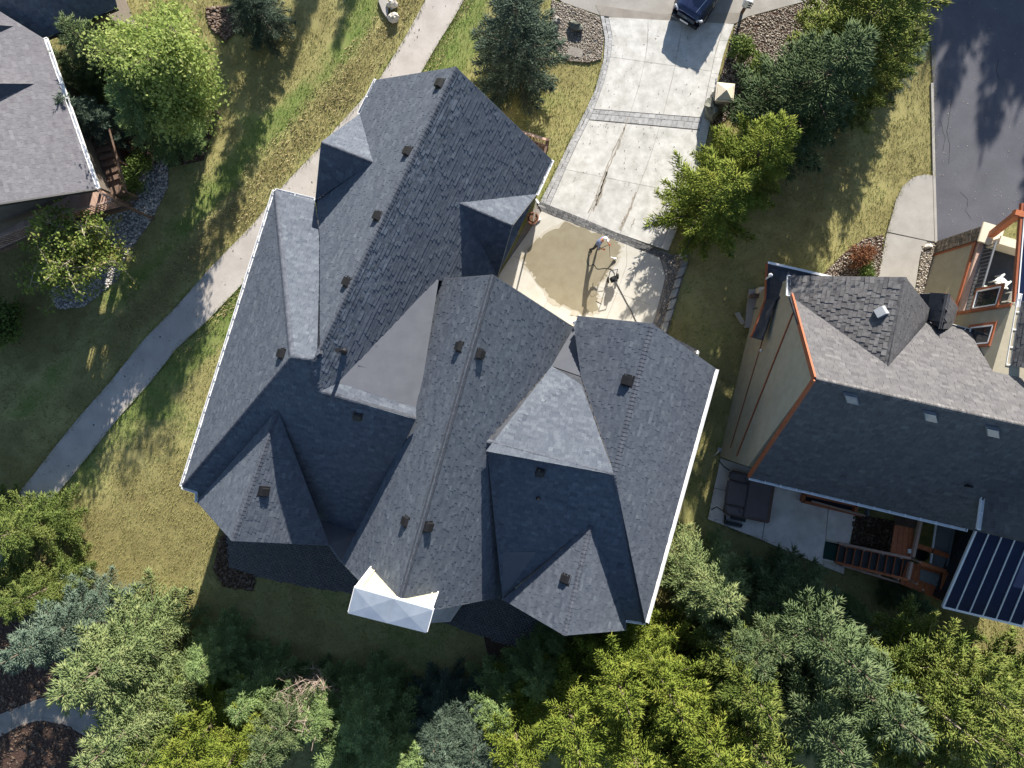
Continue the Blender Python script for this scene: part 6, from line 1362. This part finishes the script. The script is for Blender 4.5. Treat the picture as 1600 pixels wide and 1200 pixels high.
# stone pillar with pyramid cap
pc = P(1121, 160); pl = thing('stone_pillar', 'stone entrance pillar with a pale pyramid cap right of the driveway', 'pillar', pc)
part('core', MB().box((pc.x, pc.y, .62), (.70, .70, 1.24), -.1), m_rockg, pl); rr = random.Random(9); z = 0.0
while z < 1.2:
    h = rr.uniform(.14, .24)
    for s in range(4):
        a = -.1 + s * math.pi / 2; x = -.36
        while x < .3:
            w = min(rr.uniform(.18, .36), .36 - x); m = MB(); cx, cy = x + w / 2, .37; m.box((pc.x + cx * math.cos(a) - cy * math.sin(a), pc.y + cx * math.sin(a) + cy * math.cos(a), z + h / 2), (w - .02, rr.uniform(.08, .16), h - .02), a); part('stone', m, m_rock, pl); x += w
    z += h
m = MB().box((pc.x, pc.y, 1.31), (.98, .98, .10), -.1); m.box((pc.x, pc.y, 1.50), (.94, .94, .28), -.1, taper=.02); part('cap', m, m_cream, pl)
boulder(1109, 176, (.40, .62, .55), m_rockg, 'dark mossy boulder leaning against the foot of the stone pillar', 21, rz=.2); boulder(1128, 138, (.20, .14, .12), m_rockw, 'small white rock on the mulch above the pyramid capped pillar', 22); boulder(1116, 146, (.13, .12, .10), m_rockw, 'tiny pale rock at the driveway edge by the pillar', 24); boulder(1356, 388, (.28, .2, .2), m_rock, 'brown rock in the triangular bed by the concrete walk', 23); boulder(1449, 385, (.26, .14, .12), m_rockw, 'pale flat rock at the top of the gravel strip by the walk', 25)
# porch railing on the garage-side lawn
pr_ = thing('porch_railing', 'brown porch railing with balusters at the right eave of the upper gable', 'railing', P(850, 225))
A, B, Cc = P(806,203,1.6), P(856,219,1.6), P(849,247,1.6); part('top_rail', MB().bar(A, B, .12, .08), m_woodp, pr_); part('top_rail', MB().bar(B, Cc, .12, .08), m_woodd, pr_); part('bottom_rail', MB().bar(A + Vector((0, 0, -.85)), B + Vector((0, 0, -.85)), .08, .06), m_woodd, pr_); part('post', MB().bar(Vector((B.x, B.y, 0)), Vector((B.x, B.y, 1.75)), .16, .16), m_woodd, pr_); part('post', MB().bar(Vector((Cc.x, Cc.y, 0)), Vector((Cc.x, Cc.y, 1.7)), .16, .16), m_woodd, pr_)
for k in range(11): p = A.lerp(B, (k + .5) / 11); part('baluster', MB().bar(p + Vector((0, 0, -.85)), p, .05, .05), m_woodp, pr_)
part('floor', MB().prism([Vector((p.x, p.y)) for p in (A, B, Cc, P(790,240,1.6))], .55, .65), m_woodd, pr_)
# rounded planter pot
pc = P(832, 345); pot = thing('planter_pot', 'round reddish brown planter pot at the corner of the dark stone band', 'pot', pc)
part('pot', MB().lathe([(.20, 0), (.28, .25), (.31, .5), (.33, .62), (.33, .68), (.27, .68), (.25, .58)], pc, 24), m_terra, pot); part('soil', MB().lathe([(.26, .57), (.20, .62), (.05, .64)], pc, 14), m_soil, pot)
for k in range(10): a = k * .63; part('dry_stem', MB().tube([pc + Vector((.1 * math.cos(a), .1 * math.sin(a), .6)), pc + Vector((.2 * math.cos(a), .2 * math.sin(a), .78))], .008, 4), m_dead, pot)
# pressure washer, hoses, wand
wc = P(957, 438); ws = thing('pressure_washer', 'black two wheeled pressure washer standing on the concrete apron', 'pressure washer', wc)
part('engine', MB().box((wc.x, wc.y, .38), (.36, .30, .28), .4), m_black, ws, bevel=.03); part('pump', MB().box((wc.x + .12, wc.y - .16, .28), (.18, .16, .18), .4), m_ventg, ws, bevel=.02); part('tank', MB().box((wc.x - .05, wc.y + .03, .58), (.22, .2, .12), .4), m_black, ws, bevel=.03)
fr = MB(); fr.tube([wc + Vector((-.22, -.2, .15)), wc + Vector((-.24, .16, .2)), wc + Vector((-.26, .36, .95)), wc + Vector((.14, .46, .95)), wc + Vector((.18, .26, .2)), wc + Vector((.2, -.12, .15))], .022, 6); part('frame', fr, m_black, ws)
for s in (-1, 1): w = MB(); a = wc + Vector((s * .27, .1 + s * .10, .16)); w.tube([a + Vector((-.04, 0, 0)), a + Vector((.04, 0, 0))], .16, 14); part('wheel', w, m_rubber, ws)
def hose(name, pts, r, mat, label):
    Pt = [P(*p, r + .035) for p in pts]; out = []
    for i in range(len(Pt) - 1):
        p0, p1, p2, p3 = Pt[max(i - 1, 0)], Pt[i], Pt[i + 1], Pt[min(i + 2, len(Pt) - 1)]
        for k in range(6):
            t = k / 6; out.append(.5 * ((2 * p1) + (p2 - p0) * t + (2 * p0 - 5 * p1 + 4 * p2 - p3) * t * t + (3 * p1 - p0 - 3 * p2 + p3) * t ** 3))
    out.append(Pt[-1]); return single(name, MB().tube(out, r, 6), mat, label, 'hose', smooth=True)
hose('pressure_hose', [(924,396),(919,402),(917,409),(921,415),(928,414),(934,420),(945,419),(955,421),(960,427),(960,434)], .012, m_rubber, 'black pressure hose curling from the person to the washer')
hose('water_hose', [(962,440),(972,459),(983,480),(991,496),(1000,515)], .02, m_rubber, 'thick dark water hose running straight from the washer under the roof eave')
hose('thin_hose', [(955,441),(952,447),(945,448),(943,454),(934,455),(930,461),(924,463),(922,459)], .007, m_woodd, 'thin tan hose lying in a loose zigzag left of the washer')
def person():
    F0 = P(929, 389); th = thing('person', 'person in white cap and blue grey shirt holding a wand on the concrete apron', 'person', F0)
    aim = (P(960, 404) - F0).normalized(); lat = Vector((-aim.y, aim.x, 0)); up = Vector((0, 0, 1))
    def J(f, l, z): return F0 + aim * f + lat * l + up * z
    drift = Vector((.10, .25, 0))
    def D(f, l, z): return J(f, l, z) + drift * max(0, (z - .5))
    jt = {'pel': (D(0, 0, .94), .15), 'sp': (D(.04, .02, 1.12), .15), 'ch': (D(.12, .03, 1.34), .17), 'nk': (D(.20, .05, 1.50), .065), 'hd': (D(.26, .06, 1.62), .095), 'ht': (D(.27, .06, 1.72), .085),
          'hl': (D(.0, .10, .90), .10), 'kl': (J(.10, .15, .50), .075), 'al': (J(.10, .17, .09), .05), 'tl': (J(.28, .20, .05), .04), 'hr': (D(.0, -.10, .90), .10), 'kr': (J(-.08, -.14, .50), .075), 'ar': (J(-.24, -.16, .09), .05), 'tr': (J(-.06, -.18, .05), .04),
          'sl': (D(.13, .20, 1.38), .075), 'el': (D(.30, .34, 1.14), .05), 'wl': (D(.52, .22, 1.06), .036), 'gl': (D(.60, .18, 1.05), .035), 'sr': (D(.12, -.17, 1.38), .075), 'er': (D(.16, -.30, 1.10), .05), 'wr': (D(.36, -.16, .94), .036), 'gr': (D(.44, -.13, .93), .035)}
    E = [('pel','sp'),('sp','ch'),('ch','nk'),('nk','hd'),('hd','ht'),('pel','hl'),('hl','kl'),('kl','al'),('al','tl'),('pel','hr'),('hr','kr'),('kr','ar'),('ar','tr'),('ch','sl'),('sl','el'),('el','wl'),('wl','gl'),('ch','sr'),('sr','er'),('er','wr'),('wr','gr')]
    K = list(jt); me = bpy.data.meshes.new('body'); me.from_pydata([jt[k][0] for k in K], [(K.index(a), K.index(b)) for a, b in E], [])
    o = bpy.data.objects.new('body', me); C.objects.link(o); o.modifiers.new('s', 'SKIN'); 
    for i, k in enumerate(K): me.skin_vertices[0].data[i].radius = (jt[k][1], jt[k][1] * (.8 if k in ('ch', 'sp', 'pel') else 1)); me.skin_vertices[0].data[i].use_root = (k == 'pel')
    sb = o.modifiers.new('u', 'SUBSURF'); sb.levels = 2; sb.render_levels = 2
    dg = bpy.context.evaluated_depsgraph_get(); nm = bpy.data.meshes.new_from_object(o.evaluated_get(dg)); bpy.data.objects.remove(o)
    nm.materials.clear()
    for m in (m_shirt, m_pants, m_boot, m_skin): nm.materials.append(m)
    segs = [((jt[a][0], jt[b][0]), {'tl': 2, 'tr': 2, 'al': 1, 'ar': 1}.get(b, 1 if b[0] in 'hk' and b not in ('hd', 'ht') else 3 if b in ('hd', 'ht', 'wl', 'wr', 'gl', 'gr', 'nk') else 0)) for a, b in E]
    for p in nm.polygons:
        c = p.center; best = None
        for (a, b), mi in segs:
            d = b - a; t = max(0, min(1, (c - a).dot(d) / d.length_squared)); q = (c - a - d * t).length
            if best is None or q < best[0]: best = (q, mi)
        p.material_index = best[1]; p.use_smooth = True
    b = bpy.data.objects.new('body', nm); _link(b, th)
    hd = jt['hd'][0]
    cap = MB().lathe([(.118, -.01), (.120, .05), (.100, .11), (.05, .145), (.01, .15)], hd + up * .03, 14); cap.add([hd + aim * .09 + lat * .09 + up * .04, hd + aim * .23 + lat * .06 + up * .02, hd + aim * .23 - lat * .06 + up * .02, hd + aim * .09 - lat * .09 + up * .04, hd + aim * .09 + lat * .09 + up * .025, hd + aim * .23 + lat * .06 + up * .005, hd + aim * .23 - lat * .06 + up * .005, hd + aim * .09 - lat * .09 + up * .025], [(0, 1, 2, 3), (7, 6, 5, 4), (0, 4, 5, 1), (1, 5, 6, 2), (2, 6, 7, 3)]); part('cap', cap, m_hat, th, smooth=False)
    f = MB()
    for s in (-1, 1): f.ball(hd + aim * .085 + lat * (.035 * s) + up * .0, .013, 6, 4)
    part('eye', f, m_boot, b); part('nose', MB().ball(hd + aim * .10 + up * -.03, (.02, .016, .024), 6, 4), m_skin, b)
    for k, s in (('gl', 1), ('gr', -1)):
        g = jt[k][0]; hm = MB().ball(g, (.045, .042, .035), 8, 5)
        for j in range(4): a = g + lat * (.030 * (j - 1.5)) + aim * .02; hm.tube([a, a + aim * .045 + up * .005, a + aim * .05 - up * .035, a + aim * .02 - up * .05], [.012, .011, .010, .008], 5)
        hm.tube([g + lat * (-.04 * s), g + lat * (-.05 * s) + aim * .03 - up * .02, g + aim * .045 - up * .03], [.013, .012, .009], 5); part('glove', hm, m_hi, th)
    gl, gr = jt['gl'][0], jt['gr'][0]; tip = P(953, 401, .35); wand = thing('spray_wand', 'black pressure washer wand held by the person in the white cap', 'spray wand', gr)
    part('lance', MB().tube([gr - aim * .15 + up * .0, gl - up * .03, tip], [.018, .016, .012], 6), m_black, wand); part('grip', MB().tube([gr, gr - up * .14 - aim * .05], .022, 6), m_black, wand); part('nozzle', MB().tube([tip, tip + (tip - gl).normalized() * .08], [.02, .012], 6), m_ventg, wand)
    q = MB(); d = (P(962, 405, .05) - tip); q.tube([tip + d * .1, tip + d * .5, tip + d], [.01, .035, .09], 8); single('water_jet', q, m_spray, 'white water jet fanning from the wand tip onto the concrete', 'water jet', P(960, 404), smooth=True)
    hose_p = [gr - aim * .15, gr - aim * .4 - up * .5, P(924, 396, .06)]
person()
# red hoop at lower left, low garden things
hc = P(172, 1158); m = MB(); a0 = [hc + Vector((.42 * math.cos(t) * 1.0 + 0, .50 * math.sin(t), .10 + .18 * (1 + math.sin(t)))) for t in np.linspace(.4, 5.3, 22)]
for i in range(len(a0) - 1): m.bar(a0[i], a0[i + 1], .16, .12)
single('plastic_hoop', m, m_red, 'curved red plastic hoop at the end of the curved walk at lower left', 'hoop', hc)
